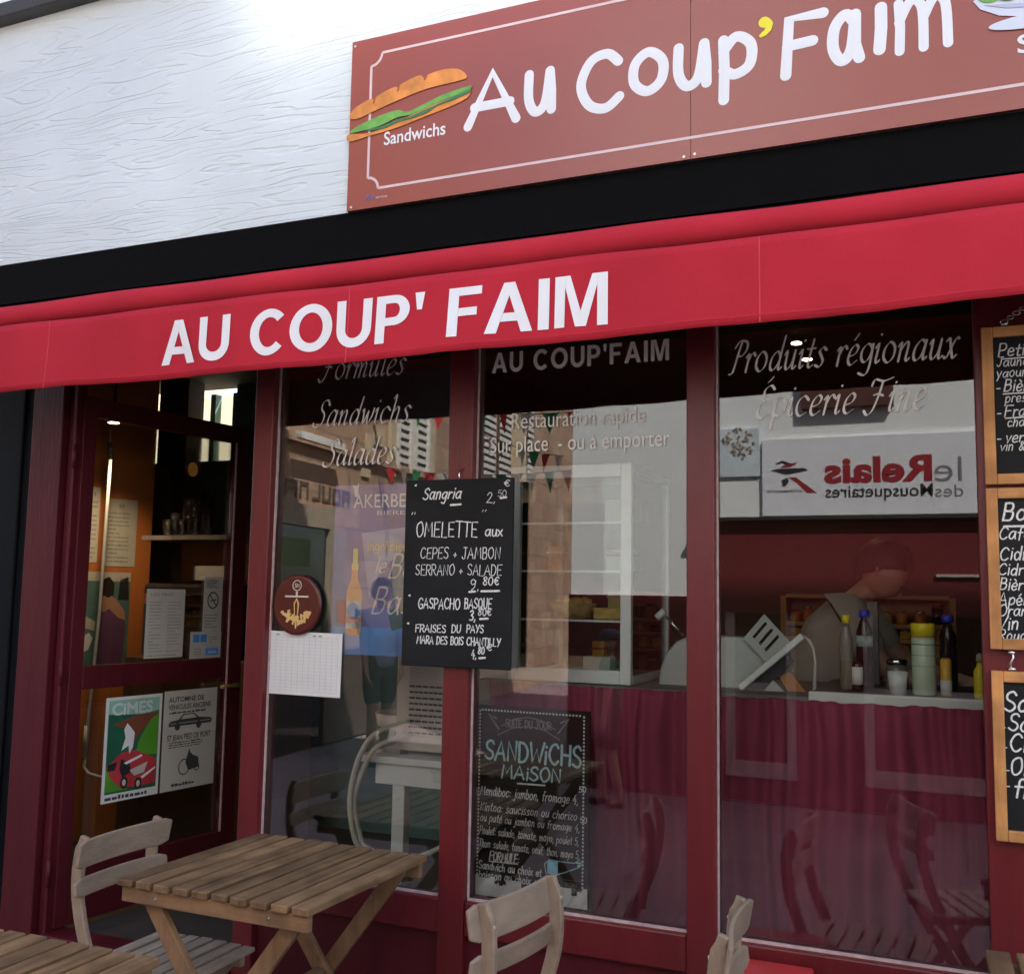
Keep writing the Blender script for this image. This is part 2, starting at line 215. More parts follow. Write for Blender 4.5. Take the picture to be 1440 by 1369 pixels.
class MB:
    def __init__(s): s.v = []; s.f = []; s.sm = []
    def add(s, vs, fs, smooth=False):
        k = len(s.v); s.v += [tuple(p) for p in vs]; s.f += [tuple(i+k for i in q) for q in fs]; s.sm += [smooth]*len(fs); return s
    def box(s, x0, x1, y0, y1, z0, z1, fr=None):
        fr = fr or WORLD
        P = [fr(x, y, z) for x in (x0, x1) for y in (y0, y1) for z in (z0, z1)]
        return s.add(P, [(0, 1, 3, 2), (4, 6, 7, 5), (0, 4, 5, 1), (2, 3, 7, 6), (0, 2, 6, 4), (1, 5, 7, 3)])
    def bar(s, a, b, wd, th, side=(0, 0, 1)):
        a = Vector(a); b = Vector(b); d = (b-a).normalized(); sd = Vector(side); sd = (sd-d*sd.dot(d)).normalized(); t = d.cross(sd)
        P = [p+sd*(wd/2*i)+t*(th/2*j) for p in (a, b) for i in (-1, 1) for j in (-1, 1)]
        return s.add(P, [(0, 1, 3, 2), (4, 6, 7, 5), (0, 4, 5, 1), (2, 3, 7, 6), (0, 2, 6, 4), (1, 5, 7, 3)])
    def ribbon(s, pts, wd, th, side):
        """a bar of rectangular section swept along pts; side: width direction"""
        pts = [Vector(p) for p in pts]; sd0 = Vector(side); P = []; n = len(pts)
        for i, p in enumerate(pts):
            d = (pts[min(i+1, n-1)]-pts[max(i-1, 0)]).normalized(); sd = (sd0-d*sd0.dot(d)).normalized(); t = d.cross(sd)
            W = wd[i] if isinstance(wd, (list, tuple)) else wd
            for a, b in ((-1, -1), (1, -1), (1, 1), (-1, 1)): P.append(p+sd*(W/2*a)+t*(th/2*b))
        F = [(3, 2, 1, 0), tuple(4*(n-1)+k for k in range(4))]
        for i in range(n-1):
            for k in range(4): F.append((4*i+k, 4*i+(k+1) % 4, 4*i+4+(k+1) % 4, 4*i+4+k))
        return s.add(P, F)
    def tube(s, pts, rad, n=8, smooth=True):
        pts = [Vector(p) for p in pts]; P = []; N = len(pts); prev = None
        for i, p in enumerate(pts):
            d = (pts[min(i+1, N-1)]-pts[max(i-1, 0)]).normalized()
            a = prev if prev is not None else (Vector((0, 0, 1)) if abs(d.z) < 0.9 else Vector((1, 0, 0)))
            a = (a-d*a.dot(d)).normalized(); prev = a; b = d.cross(a); r = rad[i] if isinstance(rad, (list, tuple)) else rad
            for k in range(n): t = 2*math.pi*k/n; P.append(p+a*(r*math.cos(t))+b*(r*math.sin(t)))
        F = [tuple(range(n-1, -1, -1)), tuple((N-1)*n+k for k in range(n))]
        s.add(P, F); k0 = len(s.v)-len(P)
        F = [(k0+i*n+k, k0+i*n+(k+1) % n, k0+(i+1)*n+(k+1) % n, k0+(i+1)*n+k) for i in range(N-1) for k in range(n)]
        s.f += F; s.sm += [smooth]*len(F); return s
    def lathe(s, prof, loc=(0, 0, 0), n=20, fr=None):
        """prof: (radius, height) pairs from the bottom up"""
        fr = fr or WORLD; P = []; N = len(prof)
        for r, h in prof:
            for k in range(n): t = 2*math.pi*k/n; P.append(fr(loc[0]+r*math.cos(t), loc[1]+r*math.sin(t), loc[2]+h))
        k0 = len(s.v)
        s.add(P, [tuple(range(n-1, -1, -1)), tuple((N-1)*n+k for k in range(n))])
        F = [(k0+i*n+k, k0+i*n+(k+1) % n, k0+(i+1)*n+(k+1) % n, k0+(i+1)*n+k) for i in range(N-1) for k in range(n)]
        s.f += F; s.sm += [True]*len(F); return s
    def flat(s, fr, pts, w=0.0, th=0.002):
        """a flat shape of real thickness th on frame fr, its front at w+th"""
        ar = sum(pts[i][0]*pts[(i+1) % len(pts)][1]-pts[(i+1) % len(pts)][0]*pts[i][1] for i in range(len(pts)))
        if ar < 0: pts = pts[::-1]
        n = len(pts); P = [fr(u, v, w+th) for u, v in pts]+[fr(u, v, w) for u, v in pts]
        return s.add(P, [tuple(range(n)), tuple(range(2*n-1, n-1, -1))]+[(n+i, n+(i+1) % n, (i+1) % n, i) for i in range(n)])
    def rect(s, fr, u0, u1, v0, v1, w=0.0, th=0.002): return s.flat(fr, [(u0, v0), (u1, v0), (u1, v1), (u0, v1)], w, th)
    def disc(s, fr, u, v, ru, rv=None, w=0.0, th=0.002, n=28, rot=0.0):
        rv = rv or ru; c, q = math.cos(rot), math.sin(rot); P = []
        for k in range(n):
            t = 2*math.pi*k/n; a, b = ru*math.cos(t), rv*math.sin(t); P.append((u+a*c-b*q, v+a*q+b*c))
        return s.flat(fr, P, w, th)
    def ringline(s, fr, pts, wd, w=0.0, th=0.002, closed=True):
        n = len(pts)
        for i in range(n if closed else n-1):
            a = Vector(pts[i]); b = Vector(pts[(i+1) % n]); d = (b-a).normalized(); t = Vector((-d.y, d.x))*(wd/2); e = d*(wd*0.0)
            s.flat(fr, [tuple(a-t), tuple(b+e-t), tuple(b+e+t), tuple(a+t)], w, th)
        return s
    def grid(s, fn, nu, nv, smooth=True):
        P = [fn(i/nu, j/nv) for j in range(nv+1) for i in range(nu+1)]
        return s.add(P, [(j*(nu+1)+i, j*(nu+1)+i+1, (j+1)*(nu+1)+i+1, (j+1)*(nu+1)+i) for j in range(nv) for i in range(nu)], smooth)
    def build(s, name, m, parent=None, bevel=0.0, solid=0.0):
        me = bpy.data.meshes.new(name); o_ = Vector((0, 0, 0))
        me.from_pydata(s.v, [], s.f); me.polygons.foreach_set('use_smooth', s.sm); me.update()
        me.materials.append(M[m]); o = bpy.data.objects.new(name, me); COL.objects.link(o)
        if parent is not None:
            o.parent = parent
            if parent.type == 'EMPTY' and not getattr(s, 'local', False): o.matrix_parent_inverse = parent.matrix_basis.inverted()
        if solid: q = o.modifiers.new('thickness', 'SOLIDIFY'); q.thickness = solid; q.offset = 0
        if bevel:
            q = o.modifiers.new('bevel', 'BEVEL'); q.width = bevel; q.segments = 2; q.limit_method = 'ANGLE'; q.angle_limit = R(35)
        return o

def tag(o, label, cat=None, group=None, kind=None):
    if label: o['label'] = label
    if cat: o['category'] = cat
    if group: o['group'] = group
    if kind: o['kind'] = kind
    return o
def thing(name, label, cat, loc=(0, 0, 0), rz=0.0, group=None):
    o = bpy.data.objects.new(name, None); COL.objects.link(o); o.empty_display_size = 0.1
    o.location = loc; o.rotation_euler = (0, 0, rz); return tag(o, label, cat, group)
def local(): b = MB(); b.local = True; return b
def copy_tree(o, parent=None):
    c = o.copy(); COL.objects.link(c)
    if parent is not None: c.parent = parent
    for ch in [q for q in KIDS.get(o.name, [])]: copy_tree(ch, c)
    return c
KIDS = {}
def index_kids(root):
    KIDS[root.name] = [q for q in root.children]
    for q in root.children: index_kids(q)

# ------------------------------------------------------------------ a stroke alphabet (hand lettering, chalk, painted script)
G = {
'A': (.66, '0,0 .31,1 .62,0|.08,.36 .54,.36'), 'B': (.56, '.05,0 .05,1|~.05,1 .38,.97 .44,.75 .33,.56 .05,.54|~.05,.54 .44,.5 .5,.25 .38,.02 .05,0'),
'C': (.64, '~.58,.82 .42,.99 .18,.9 .04,.5 .16,.12 .4,.01 .6,.18'), 'D': (.62, '.05,0 .05,1|~.05,1 .35,.95 .56,.7 .56,.35 .35,.05 .05,0'),
'E': (.56, '.5,1 .05,1 .05,0 .52,0|.05,.52 .42,.52'), 'F': (.56, '.55,1 .05,1 .05,0|.05,.52 .42,.54'),
'G': (.66, '~.6,.82 .42,.99 .16,.9 .04,.5 .16,.1 .4,0 .58,.14 .6,.42|.6,.42 .36,.42'), 'H': (.62, '.05,0 .05,1|.55,0 .55,1|.05,.52 .55,.52'),
'I': (.16, '.08,0 .08,1'), 'J': (.56, '~.36,1 .36,.3 .28,.03 .12,.02 .03,.2|.14,1 .55,1'), 'K': (.58, '.05,0 .05,1|.52,1 .05,.45 .55,0'),
'L': (.52, '.05,1 .05,0 .48,0'), 'M': (.76, '.04,0 .12,1 .37,.35 .62,1 .7,0'), 'N': (.62, '.05,0 .05,1 .55,0 .55,1'),
'O': (.66, '~.32,1 .08,.82 .04,.45 .18,.06 .38,.01 .58,.25 .6,.65 .46,.95 .32,1'), 'P': (.56, '.05,0 .05,1|~.05,1 .4,.98 .52,.75 .4,.5 .05,.46'),
'Q': (.68, '~.32,1 .08,.82 .04,.45 .18,.06 .38,.01 .58,.25 .6,.65 .46,.95 .32,1|.38,.22 .64,-.06'), 'R': (.6, '.05,0 .05,1|~.05,1 .4,.98 .52,.75 .4,.52 .05,.48|.22,.48 .55,0'),
'S': (.56, '~.5,.85 .34,1 .1,.88 .12,.62 .42,.42 .5,.18 .3,0 .03,.14'), 'T': (.6, '0,1 .6,1|.3,1 .3,0'), 'U': (.6, '~.05,1 .05,.35 .16,.04 .38,.03 .52,.3 .54,1'),
'V': (.58, '0,1 .28,0 .58,1'), 'W': (.82, '0,1 .18,0 .4,.7 .6,0 .82,1'), 'X': (.56, '0,1 .55,0|.55,1 0,0'), 'Y': (.58, '0,1 .28,.48|.58,1 .2,0'), 'Z': (.55, '0,1 .52,1 .02,0 .55,0'),
'a': (.54, '~.44,.5 .28,.62 .08,.46 .05,.18 .2,0 .38,.14 .46,.58|.46,.6 .45,.2 .52,.0'), 'b': (.48, '.06,1 .06,.02|~.06,.4 .24,.6 .44,.45 .42,.12 .22,0 .06,.1'),
'c': (.46, '~.42,.5 .26,.62 .08,.46 .06,.18 .2,0 .42,.1'), 'd': (.52, '~.42,.44 .26,.6 .08,.44 .06,.16 .2,0 .36,.1 .44,.35|.46,1 .44,.0'),
'e': (.46, '~.06,.3 .42,.34 .38,.56 .22,.62 .06,.42 .07,.14 .22,0 .44,.1'), 'f': (.38, '~.42,.94 .3,1.0 .2,.88 .18,.5 .16,-.05|.02,.56 .36,.58'),
'g': (.52, '~.42,.48 .26,.62 .08,.46 .07,.2 .2,.06 .36,.16 .44,.45|~.45,.6 .44,-.1 .32,-.34 .08,-.28'), 'h': (.48, '.06,1 .06,0|~.06,.36 .22,.6 .38,.52 .4,.0'),
'i': (.16, '.08,.6 .08,0|.08,.84 .09,.87'), 'j': (.28, '~.2,.6 .2,-.15 .1,-.33 -.04,-.26|.2,.84 .21,.87'), 'k': (.46, '.06,1 .06,0|.4,.6 .08,.26 .42,0'), 'l': (.16, '.08,1 .08,0'),
'm': (.7, '.06,.6 .06,0|~.06,.36 .2,.6 .33,.5 .34,0|~.34,.36 .48,.6 .6,.5 .62,0'), 'n': (.48, '.06,.6 .06,0|~.06,.36 .22,.6 .38,.5 .4,0'),
'o': (.52, '~.26,.62 .08,.46 .07,.16 .24,0 .42,.14 .44,.44 .26,.62'), 'p': (.5, '.06,.6 .06,-.36|~.06,.42 .24,.62 .44,.46 .42,.14 .22,.02 .06,.12'),
'q': (.52, '~.42,.48 .26,.62 .08,.46 .07,.2 .2,.03 .36,.14 .44,.4|.45,.6 .44,-.36'), 'r': (.38, '.06,.6 .06,0|~.06,.34 .2,.58 .36,.56'),
's': (.42, '~.36,.52 .22,.62 .07,.5 .14,.35 .34,.22 .3,.03 .04,.06'), 't': (.38, '~.2,.9 .18,.15 .25,.02 .36,.05|.02,.6 .36,.6'),
'u': (.5, '~.06,.6 .06,.2 .18,.0 .34,.12 .42,.6|.42,.6 .45,0'), 'v': (.44, '0,.6 .2,0 .42,.6'), 'w': (.62, '0,.6 .14,0 .3,.45 .44,0 .6,.6'), 'x': (.44, '0,.6 .4,0|.4,.6 0,0'),
'y': (.46, '0,.6 .2,.05|.42,.6 .1,-.36'), 'z': (.44, '.02,.6 .4,.6 .02,0 .42,0'),
'0': (.52, '~.26,1 .06,.75 .06,.25 .26,0 .46,.25 .46,.75 .26,1'), '1': (.3, '.04,.75 .2,1 .2,0'), '2': (.5, '~.04,.75 .22,1 .44,.8 .3,.4 .02,0|.02,0 .48,0'),
'3': (.5, '~.06,.9 .3,1 .42,.78 .2,.54|~.2,.54 .46,.35 .36,.05 .04,.06'), '4': (.54, '.3,1 .02,.35 .5,.35|.36,.6 .34,-.05'), '5': (.5, '.44,1 .1,1 .07,.55|~.07,.55 .36,.6 .46,.3 .3,.02 .03,.08'),
'8': (.5, '~.25,1 .08,.8 .25,.55 .44,.28 .25,0 .05,.25 .25,.55 .42,.8 .25,1'), '9': (.5, '~.42,.8 .24,1 .07,.78 .2,.52 .42,.66 .43,.85|~.43,.85 .42,.3 .2,0'),
"'": (.2, '~.1,1 .12,.9 .04,.76'), '"': (.3, '.06,1.02 .04,.84|.2,1.02 .18,.84'), ',': (.2, '.1,.06 .04,-.14'), '.': (.18, '.07,.0 .09,.03'), ':': (.2, '.08,.08 .09,.11|.08,.5 .09,.53'),
'-': (.4, '.05,.36 .32,.37'), '+': (.5, '.05,.36 .42,.36|.23,.56 .23,.16'), '*': (.3, '.08,.42 .16,.46 .14,.38 .1,.44'), '/': (.4, '0,-.1 .36,1.05'), '!': (.2, '.1,1 .09,.3|.09,.0 .09,.03'),
'€': (.58, '~.52,.85 .32,.98 .12,.7 .12,.3 .32,.02 .52,.15|.0,.6 .4,.6|.0,.42 .38,.42'), '&': (.6, '~.5,.0 .14,.7 .26,.98 .36,.76 .06,.3 .2,.02 .5,.4'),
}
ACC = {'é': ('e', '.18,.76 .32,.96'), 'è': ('e', '.32,.76 .18,.96'), 'É': ('E', '.22,1.12 .38,1.3'), 'à': ('a', '.34,.76 .2,.96'), 'â': ('a', '.12,.76 .26,.94 .4,.76'), 'î': ('i', '-.04,.78 .08,.95 .2,.78')}
SCRIPT = {'n': (.5, '~.0,.46 .08,.58 .10,.5 .08,0|~.09,.3 .26,.58 .36,.5 .34,.1 .40,.01 .48,.1'), 'm': (.7, '~.0,.46 .08,.58 .10,.5 .08,0|~.09,.3 .22,.58 .32,.5 .31,.0|~.32,.3 .46,.58 .56,.5 .54,.1 .60,.01 .68,.1'),
 'r': (.36, '~.0,.46 .08,.58 .10,.5 .08,0|~.09,.3 .2,.56 .30,.6 .36,.52'), 'i': (.24, '~.0,.46 .08,.6 .10,.5 .08,.1 .14,.01 .22,.1|.13,.86 .14,.89'), 'u': (.54, '~.0,.46 .08,.6 .09,.4 .09,.12 .18,.0 .34,.2 .40,.6|~.40,.6 .38,.1 .44,.01 .52,.1'),
 'd': (.56, '~.42,.44 .28,.6 .1,.4 .08,.12 .2,0 .36,.16 .44,.45|~.50,1.08 .45,.6 .42,.12 .48,.01 .56,.1'), 'l': (.24, '~.02,.9 .12,1.08 .13,.8 .09,.12 .15,.01 .23,.1'), 'a': (.56, '~.44,.52 .28,.62 .1,.42 .07,.14 .18,0 .36,.16 .45,.56|~.46,.6 .42,.14 .48,.01 .56,.1'),
 'e': (.44, '~.08,.26 .3,.34 .38,.52 .26,.62 .1,.44 .07,.14 .2,0 .42,.14'), 's': (.38, '~.36,.54 .24,.62 .12,.5 .2,.36 .3,.18 .2,.01 .04,.06'), 'w': (.6, '~.0,.5 .06,.6 .1,.3 .14,.02 .3,.5|~.3,.5 .32,.1 .38,.02 .52,.3 .56,.6'),
 'h': (.5, '~.0,.92 .1,1.08 .11,.8 .06,0|~.08,.32 .24,.58 .36,.5 .34,.1 .4,.01 .48,.1'), 't': (.34, '~.2,.9 .15,.5 .12,.12 .2,.01 .32,.1|.0,.6 .32,.61'), 'x': (.46, '~.0,.5 .1,.6 .2,.3 .32,.0 .44,.1|~.42,.58 .32,.56 .1,.04 .0,.04'),
 'F': (.66, '~.02,.8 .1,1.0 .4,.94 .72,1.04|~.38,.95 .32,.5 .2,.05 .04,-.08 -.08,.04|~.14,.52 .3,.55 .46,.5'), 'S': (.54, '~.56,.84 .44,1.04 .22,.96 .2,.7 .4,.46 .36,.12 .16,-.04 -.06,.02 -.08,.14'),
 'P': (.54, '~.04,.80 .2,1.02 .5,.98 .54,.74 .38,.54 .2,.56|~.28,.98 .2,.5 .12,.02 -.02,-.04'), 'E': (.54, '~.5,.9 .36,1.02 .16,.88 .2,.62 .36,.54|~.36,.54 .12,.44 .04,.18 .2,-.02 .5,.12')}
def glyph(ch, script=False):
    if script:
        if ch in SCRIPT: return SCRIPT[ch]
        if ch in ACC and ACC[ch][0] in SCRIPT: a, b = ACC[ch]; w_, s = SCRIPT[a]; return w_, s+'|'+b
    if ch in ACC: a, b = ACC[ch]; w_, s = G[a]; return w_, s+'|'+b
    return G.get(ch, (.34, ''))
def crom(p, k=6):
    out = []; n = len(p); cl = n > 3 and abs(p[0][0]-p[-1][0])+abs(p[0][1]-p[-1][1]) < .05
    for i in range(n-1):
        a, b, c, d = p[max(i-1, 0)], p[i], p[i+1], p[min(i+2, n-1)]
        if cl and i == 0: a = p[n-2]
        if cl and i == n-2: d = p[1]
        for j in range(k):
            t = j/k; out.append(tuple(0.5*(2*b[q]+(c[q]-a[q])*t+(2*a[q]-5*b[q]+4*c[q]-d[q])*t*t+(3*b[q]-a[q]-3*c[q]+d[q])*t**3) for q in (0, 1)))
    out.append(p[-1]); return out
def text_width(t, gap=.1, script=False): return sum(glyph(c, script)[0]+gap for c in t)-gap
def stroke_text(b, fr, t, u, v, h, width=None, pen=.09, gap=.1, shear=0.0, nib=0.0, jit=0.0, w=0.002, rise=0.0, seed=0, wob=0.0, k=6, script=False):
    """letters of cap height h from (u, v); width: squeeze the line to this length; pen: stroke width / h; nib: broad-nib contrast"""
    rn = random.Random(hash((t, seed)) % 9999 if False else sum(map(ord, t))*7+seed); sx = 1.0
    if width: sx = width/(text_width(t, gap, script)*h)
    x = 0.0; z = w
    for ch in t:
        adv, s = glyph(ch, script); dy = rn.uniform(-jit, jit); sc = 1+rn.uniform(-jit, jit); sh = shear+rn.uniform(-jit, jit)*0.8
        for st in s.split('|'):
            if not st: continue
            sm = st[0] == '~'; p = [tuple(map(float, q.split(','))) for q in st.lstrip('~').split()]
            p = [(a+rn.uniform(-wob, wob), c+rn.uniform(-wob, wob)) for a, c in p]
            if sm and len(p) > 2: p = crom(p, k)
            elif len(p) == 2 and abs(p[0][0]-p[1][0])+abs(p[0][1]-p[1][1]) > .2: p = [p[0], ((p[0][0]+p[1][0])/2+.012, (p[0][1]+p[1][1])/2), p[1]]
            q = [(u+(x+(a+sh*c))*sx*h, v+rise*x*sx*h+(dy+c*sc)*h) for a, c in p]
            pts = []; rad = []; n = len(q)
            for i, (a, c) in enumerate(q):
                d = Vector(q[min(i+1, n-1)])-Vector(q[max(i-1, 0)]); an = math.atan2(d.y, d.x)
                r = pen*h/2*((1-nib)+nib*abs(math.sin(an-R(35)))*1.5)
                pts.append((a, c)); rad.append(max(r, pen*h*.12))
            z += 0.00012; outline(b, fr, pts, rad, z)
        x += adv+gap
    return b
def outline(b, fr, pts, rad, z):
    """a painted stroke with round ends, slightly domed"""
    n = len(pts); L = []; Rr = []
    for i in range(n):
        d = Vector(pts[min(i+1, n-1)])-Vector(pts[max(i-1, 0)])
        if d.length < 1e-9: d = Vector((1, 0))
        d.normalize(); t = Vector((-d.y, d.x))*rad[i]; c = Vector(pts[i]); L.append(c+t); Rr.append(c-t)
    def cap(c, d, r):
        a0 = math.atan2(d.y, d.x); return [Vector(c)+Vector((math.cos(a0+q), math.sin(a0+q)))*r for q in (R(-60), R(-30), 0, R(30), R(60))]
    d0 = (Vector(pts[0])-Vector(pts[1])).normalized() if n > 1 and (Vector(pts[0])-Vector(pts[1])).length > 1e-9 else Vector((-1, 0)); d1 = (Vector(pts[-1])-Vector(pts[-2])).normalized() if n > 1 and (Vector(pts[-1])-Vector(pts[-2])).length > 1e-9 else Vector((1, 0))
    th = 0.0009
    P = []; F = []
    for i in range(n): P += [fr(L[i].x, L[i].y, z), fr(pts[i][0], pts[i][1], z+th), fr(Rr[i].x, Rr[i].y, z)]
    for i in range(n-1):
        for k in (0, 1): F.append((3*i+k, 3*i+k+1, 3*i+k+4, 3*i+k+3))
    c0 = cap(pts[0], d0, rad[0]); k0 = len(P); P += [fr(q.x, q.y, z) for q in c0]
    F += [(1, k0, 0), (1, k0+1, k0), (1, k0+2, k0+1), (1, k0+3, k0+2), (1, k0+4, k0+3), (1, 2, k0+4)]
    c1 = cap(pts[-1], d1, rad[-1]); k1 = len(P); P += [fr(q.x, q.y, z) for q in c1]; e = 3*(n-1)
    F += [(e+1, e+2, k1), (e+1, k1, k1+1), (e+1, k1+1, k1+2), (e+1, k1+2, k1+3), (e+1, k1+3, k1+4), (e+1, k1+4, e)]
    b.add(P, F)

def font_text(b, fr, t, u, v, h, width=None, bold=0.0, w=0.001, th=0.001, warp=None, shear=0.0):
    """print lettering: capital height h, squeezed to width"""
    c = bpy.data.curves.new('t', 'FONT'); c.body = t; c.size = 1.0; c.offset = bold; c.resolution_u = 4; c.fill_mode = 'FRONT'
    o = bpy.data.objects.new('t', c); COL.objects.link(o); dg = bpy.context.evaluated_depsgraph_get(); dg.update()
    me = bpy.data.meshes.new_from_object(o.evaluated_get(dg)); vs = [q.co.copy() for q in me.vertices]; fs = [tuple(p.vertices) for p in me.polygons]
    COL.objects.unlink(o); bpy.data.objects.remove(o); bpy.data.curves.remove(c); bpy.data.meshes.remove(me)
    x0 = min(q.x for q in vs); x1 = max(q.x for q in vs); CAPH = 0.729
    s = h/CAPH; sx = width/(x1-x0) if width else s
    P = []
    for q in vs:
        uu = u+(q.x-x0)*sx+shear*q.y*s; vv = v+q.y*s; P.append(fr(uu, vv, w+th+(warp(uu, vv) if warp else 0)))
    b.add(P, fs)
    return b
def print_lines(b, fr, u0, u1, v0, v1, n, w=0.0012, seed=1, hh=0.45, fill=.85):
    rn = random.Random(seed); ph = (v1-v0)/n
    for i in range(n):
        v = v1-(i+.8)*ph; u = u0; end = u0+(u1-u0)*(fill if rn.random() < .75 else rn.uniform(.3, .9))
        while u < end:
            l = rn.uniform(.02, .09)*(u1-u0)*1.4; b.rect(fr, u, min(u+l, end), v, v+ph*hh*rn.uniform(.7, 1.1), w, 0.0004); u += l+.022*(u1-u0)
    return b

def arc(cx, cy, ro, ri, a0, a1, sy=1.0, n=22, t=None):
    """pieces of an elliptical ring from a0 to a1 degrees: ro outer, ri inner (x radii); sy: vertical stretch; t: stroke at top and bottom"""
    out = []; ty = (ro-ri) if t is None else t
    P = lambda r, q, k: (cx+r*math.cos(q), cy+(ro*sy if k else ro*sy-ty)*math.sin(q))
    for i in range(n):
        p, q = R(a0+(a1-a0)*i/n), R(a0+(a1-a0)*(i+1)/n); out.append([P(ro, p, 1), P(ro, q, 1), P(ri, q, 0), P(ri, p, 0)])
    return out
BLK = {'A': (.90, [[(0, 0), (.215, 0), (.45, .74), (.45, 1), (.345, 1)], [(.90, 0), (.685, 0), (.4502, .74), (.4502, 1), (.555, 1)], [(.288, .225), (.612, .225), (.556, .395), (.344, .395)]]),
 'U': (.78, [[(0, .38), (.20, .38), (.20, 1), (0, 1)], [(.58, .38), (.78, .38), (.78, 1), (.58, 1)]]+arc(.39, .38, .39, .19, 180, 360, .395/.39)),
 'C': (.86, arc(.46, .5, .46, .25, 42, 318, .515/.46, 30, .185)), 'O': (.96, arc(.48, .5, .48, .265, 0, 360, .515/.48, 36, .185)),
 'P': (.72, [[(0, 0), (.205, 0), (.205, 1), (0, 1)], [(.2052, .83), (.40, .83), (.40, 1), (.2052, 1)], [(.2052, .36), (.40, .36), (.40, .53), (.2052, .53)]]+arc(.40, .68, .32, .115, -90, 90, 1.0, 16, .17)),
 'F': (.64, [[(0, 0), (.205, 0), (.205, 1), (0, 1)], [(.2052, .83), (.66, .83), (.66, 1), (.2052, 1)], [(.2052, .41), (.58, .41), (.58, .575), (.2052, .575)]]),
 'I': (.21, [[(0, 0), (.205, 0), (.205, 1), (0, 1)]]), "'": (.20, [[(.05, .64), (.15, .64), (.20, 1), (0, 1)]]),
 'M': (.96, [[(0, 0), (.19, 0), (.19, 1), (0, 1)], [(.77, 0), (.96, 0), (.96, 1), (.77, 1)], [(.1902, 1), (.28, 1), (.48, .30), (.48, .0), (.385, .0), (.1902, .78)], [(.7698, 1), (.68, 1), (.4802, .30), (.4802, .0), (.575, .0), (.7698, .78)]])}
def block_text(b, fr, t, u, v, h, width, w=.001, warp=None, gap=.10):
    """bold poster capitals: every letter a flat cut-out piece by piece, butted edge to edge"""
    tot = sum((BLK[c][0] if c in BLK else .30)+gap for c in t)-gap; sx = width/(tot*h); x = 0
    for c in t:
        if c in BLK:
            for poly in BLK[c][1]:
                P = [(u+(x+a)*sx*h, v+k*h) for a, k in poly]
                ar = sum(P[i][0]*P[(i+1) % len(P)][1]-P[(i+1) % len(P)][0]*P[i][1] for i in range(len(P)))
                if ar < 0: P = P[::-1]
                b.add([fr(p, q, w+(warp(p, q) if warp else 0)) for p, q in P], [tuple(range(len(P)))])
            x += BLK[c][0]+gap
        else: x += .30+gap
    return b

# ------------------------------------------------------------------ the street and the shop building
tag(MB().box(-30, 30, -40, -0.0, -0.4, 0.0).build('street', 'pavement_slabs'), 'beige slab pavement of the street before the shop', 'street', kind='structure')
tag(MB().box(-7.4, 1.9, 0.101, 3.6, -0.4, 0.2).build('interior_floor', 'floor'), 'dark floor inside the shop', 'floor', kind='structure')

B = thing('shop_building', 'white wood grain clad building with dark red glazed shopfront', 'building')
FR = Frame((0, 0, 0)); FS = Frame((0, -0.02, 0))
def part(name, m, b, par=None, bevel=0.0, label=None):
    o = b.build(name, m, par if par is not None else B, bevel)
    if label: o['label'] = label
    return o
def wob(x, z): return 0.0
# upper cladding and ledge
part('upper_wall', 'wood_grain_cladding', MB().box(-7.5, 2.0, 0.0, 0.3, 3.038, 4.19))
part('upper_storey', 'white_wall', MB().box(-7.5, 2.0, 0.02, 0.3, 4.26, 11.9))  # unseen; raised this high so its shade covers the street
part('ledge', 'gutter_metal', MB().box(-7.5, 2.0, -0.07, 0.3, 4.19, 4.26), bevel=.006)
part('lintel', 'black_paint', MB().box(-7.5, 2.0, 0.004, 0.3, 2.62, 3.0365))  # near-black flush board: shade of the recess above the awning put into its colour
part('roof', 'roof_tile', MB().box(-7.5, 2.0, -0.35, 1.0, 11.9, 12.05))
part('side_wall', 'grey_wall', MB().box(1.9, 2.0, 0.3, 3.8, 0.0, 3.1)); part('side_wall', 'grey_wall', MB().box(-7.5, -7.4, 0.3, 2.3, 0.0, 3.1))
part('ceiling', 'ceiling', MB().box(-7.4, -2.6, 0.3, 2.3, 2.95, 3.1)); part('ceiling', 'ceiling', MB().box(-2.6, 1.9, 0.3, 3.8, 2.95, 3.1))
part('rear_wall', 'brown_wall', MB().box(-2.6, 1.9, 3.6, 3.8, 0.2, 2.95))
# left pilaster, door jamb, mullions, right pilaster
def post(name, x0, x1, m='red_paint', y0=0.0, y1=0.10, z1=2.62, bev=.004): return part(name, m, MB().box(x0, x1, y0, y1, 0.0, z1), bevel=bev)
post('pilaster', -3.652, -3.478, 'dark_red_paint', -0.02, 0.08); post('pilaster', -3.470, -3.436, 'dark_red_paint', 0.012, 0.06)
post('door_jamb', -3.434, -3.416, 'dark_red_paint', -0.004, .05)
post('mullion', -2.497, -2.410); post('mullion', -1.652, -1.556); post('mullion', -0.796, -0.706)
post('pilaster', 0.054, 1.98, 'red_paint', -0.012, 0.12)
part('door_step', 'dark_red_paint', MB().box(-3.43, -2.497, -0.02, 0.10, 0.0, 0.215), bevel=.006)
PANES = [(-2.410, -1.652), (-1.556, -0.796), (-0.706, 0.054)]
bead = MB()
panes = []
for i, (a, c) in enumerate(PANES):
    part('window_sill', 'red_paint', MB().box(a+.001, c-.001, 0.006, 0.095, 0.462, 0.575), bevel=.006)
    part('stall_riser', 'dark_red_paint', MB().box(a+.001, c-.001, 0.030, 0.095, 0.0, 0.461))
    part('glazing_bead', 'putty', MB().box(a+.004, c-.004, 0.026, 0.037, 0.5755, 0.583).box(a+.0005, a+.006, 0.030, 0.038, 0.584, 2.6))
    p = part('window_pane', 'shop_glass', MB().box(a+.001, c-.001, 0.040, 0.046, 0.576, 2.619)); panes.append(p)
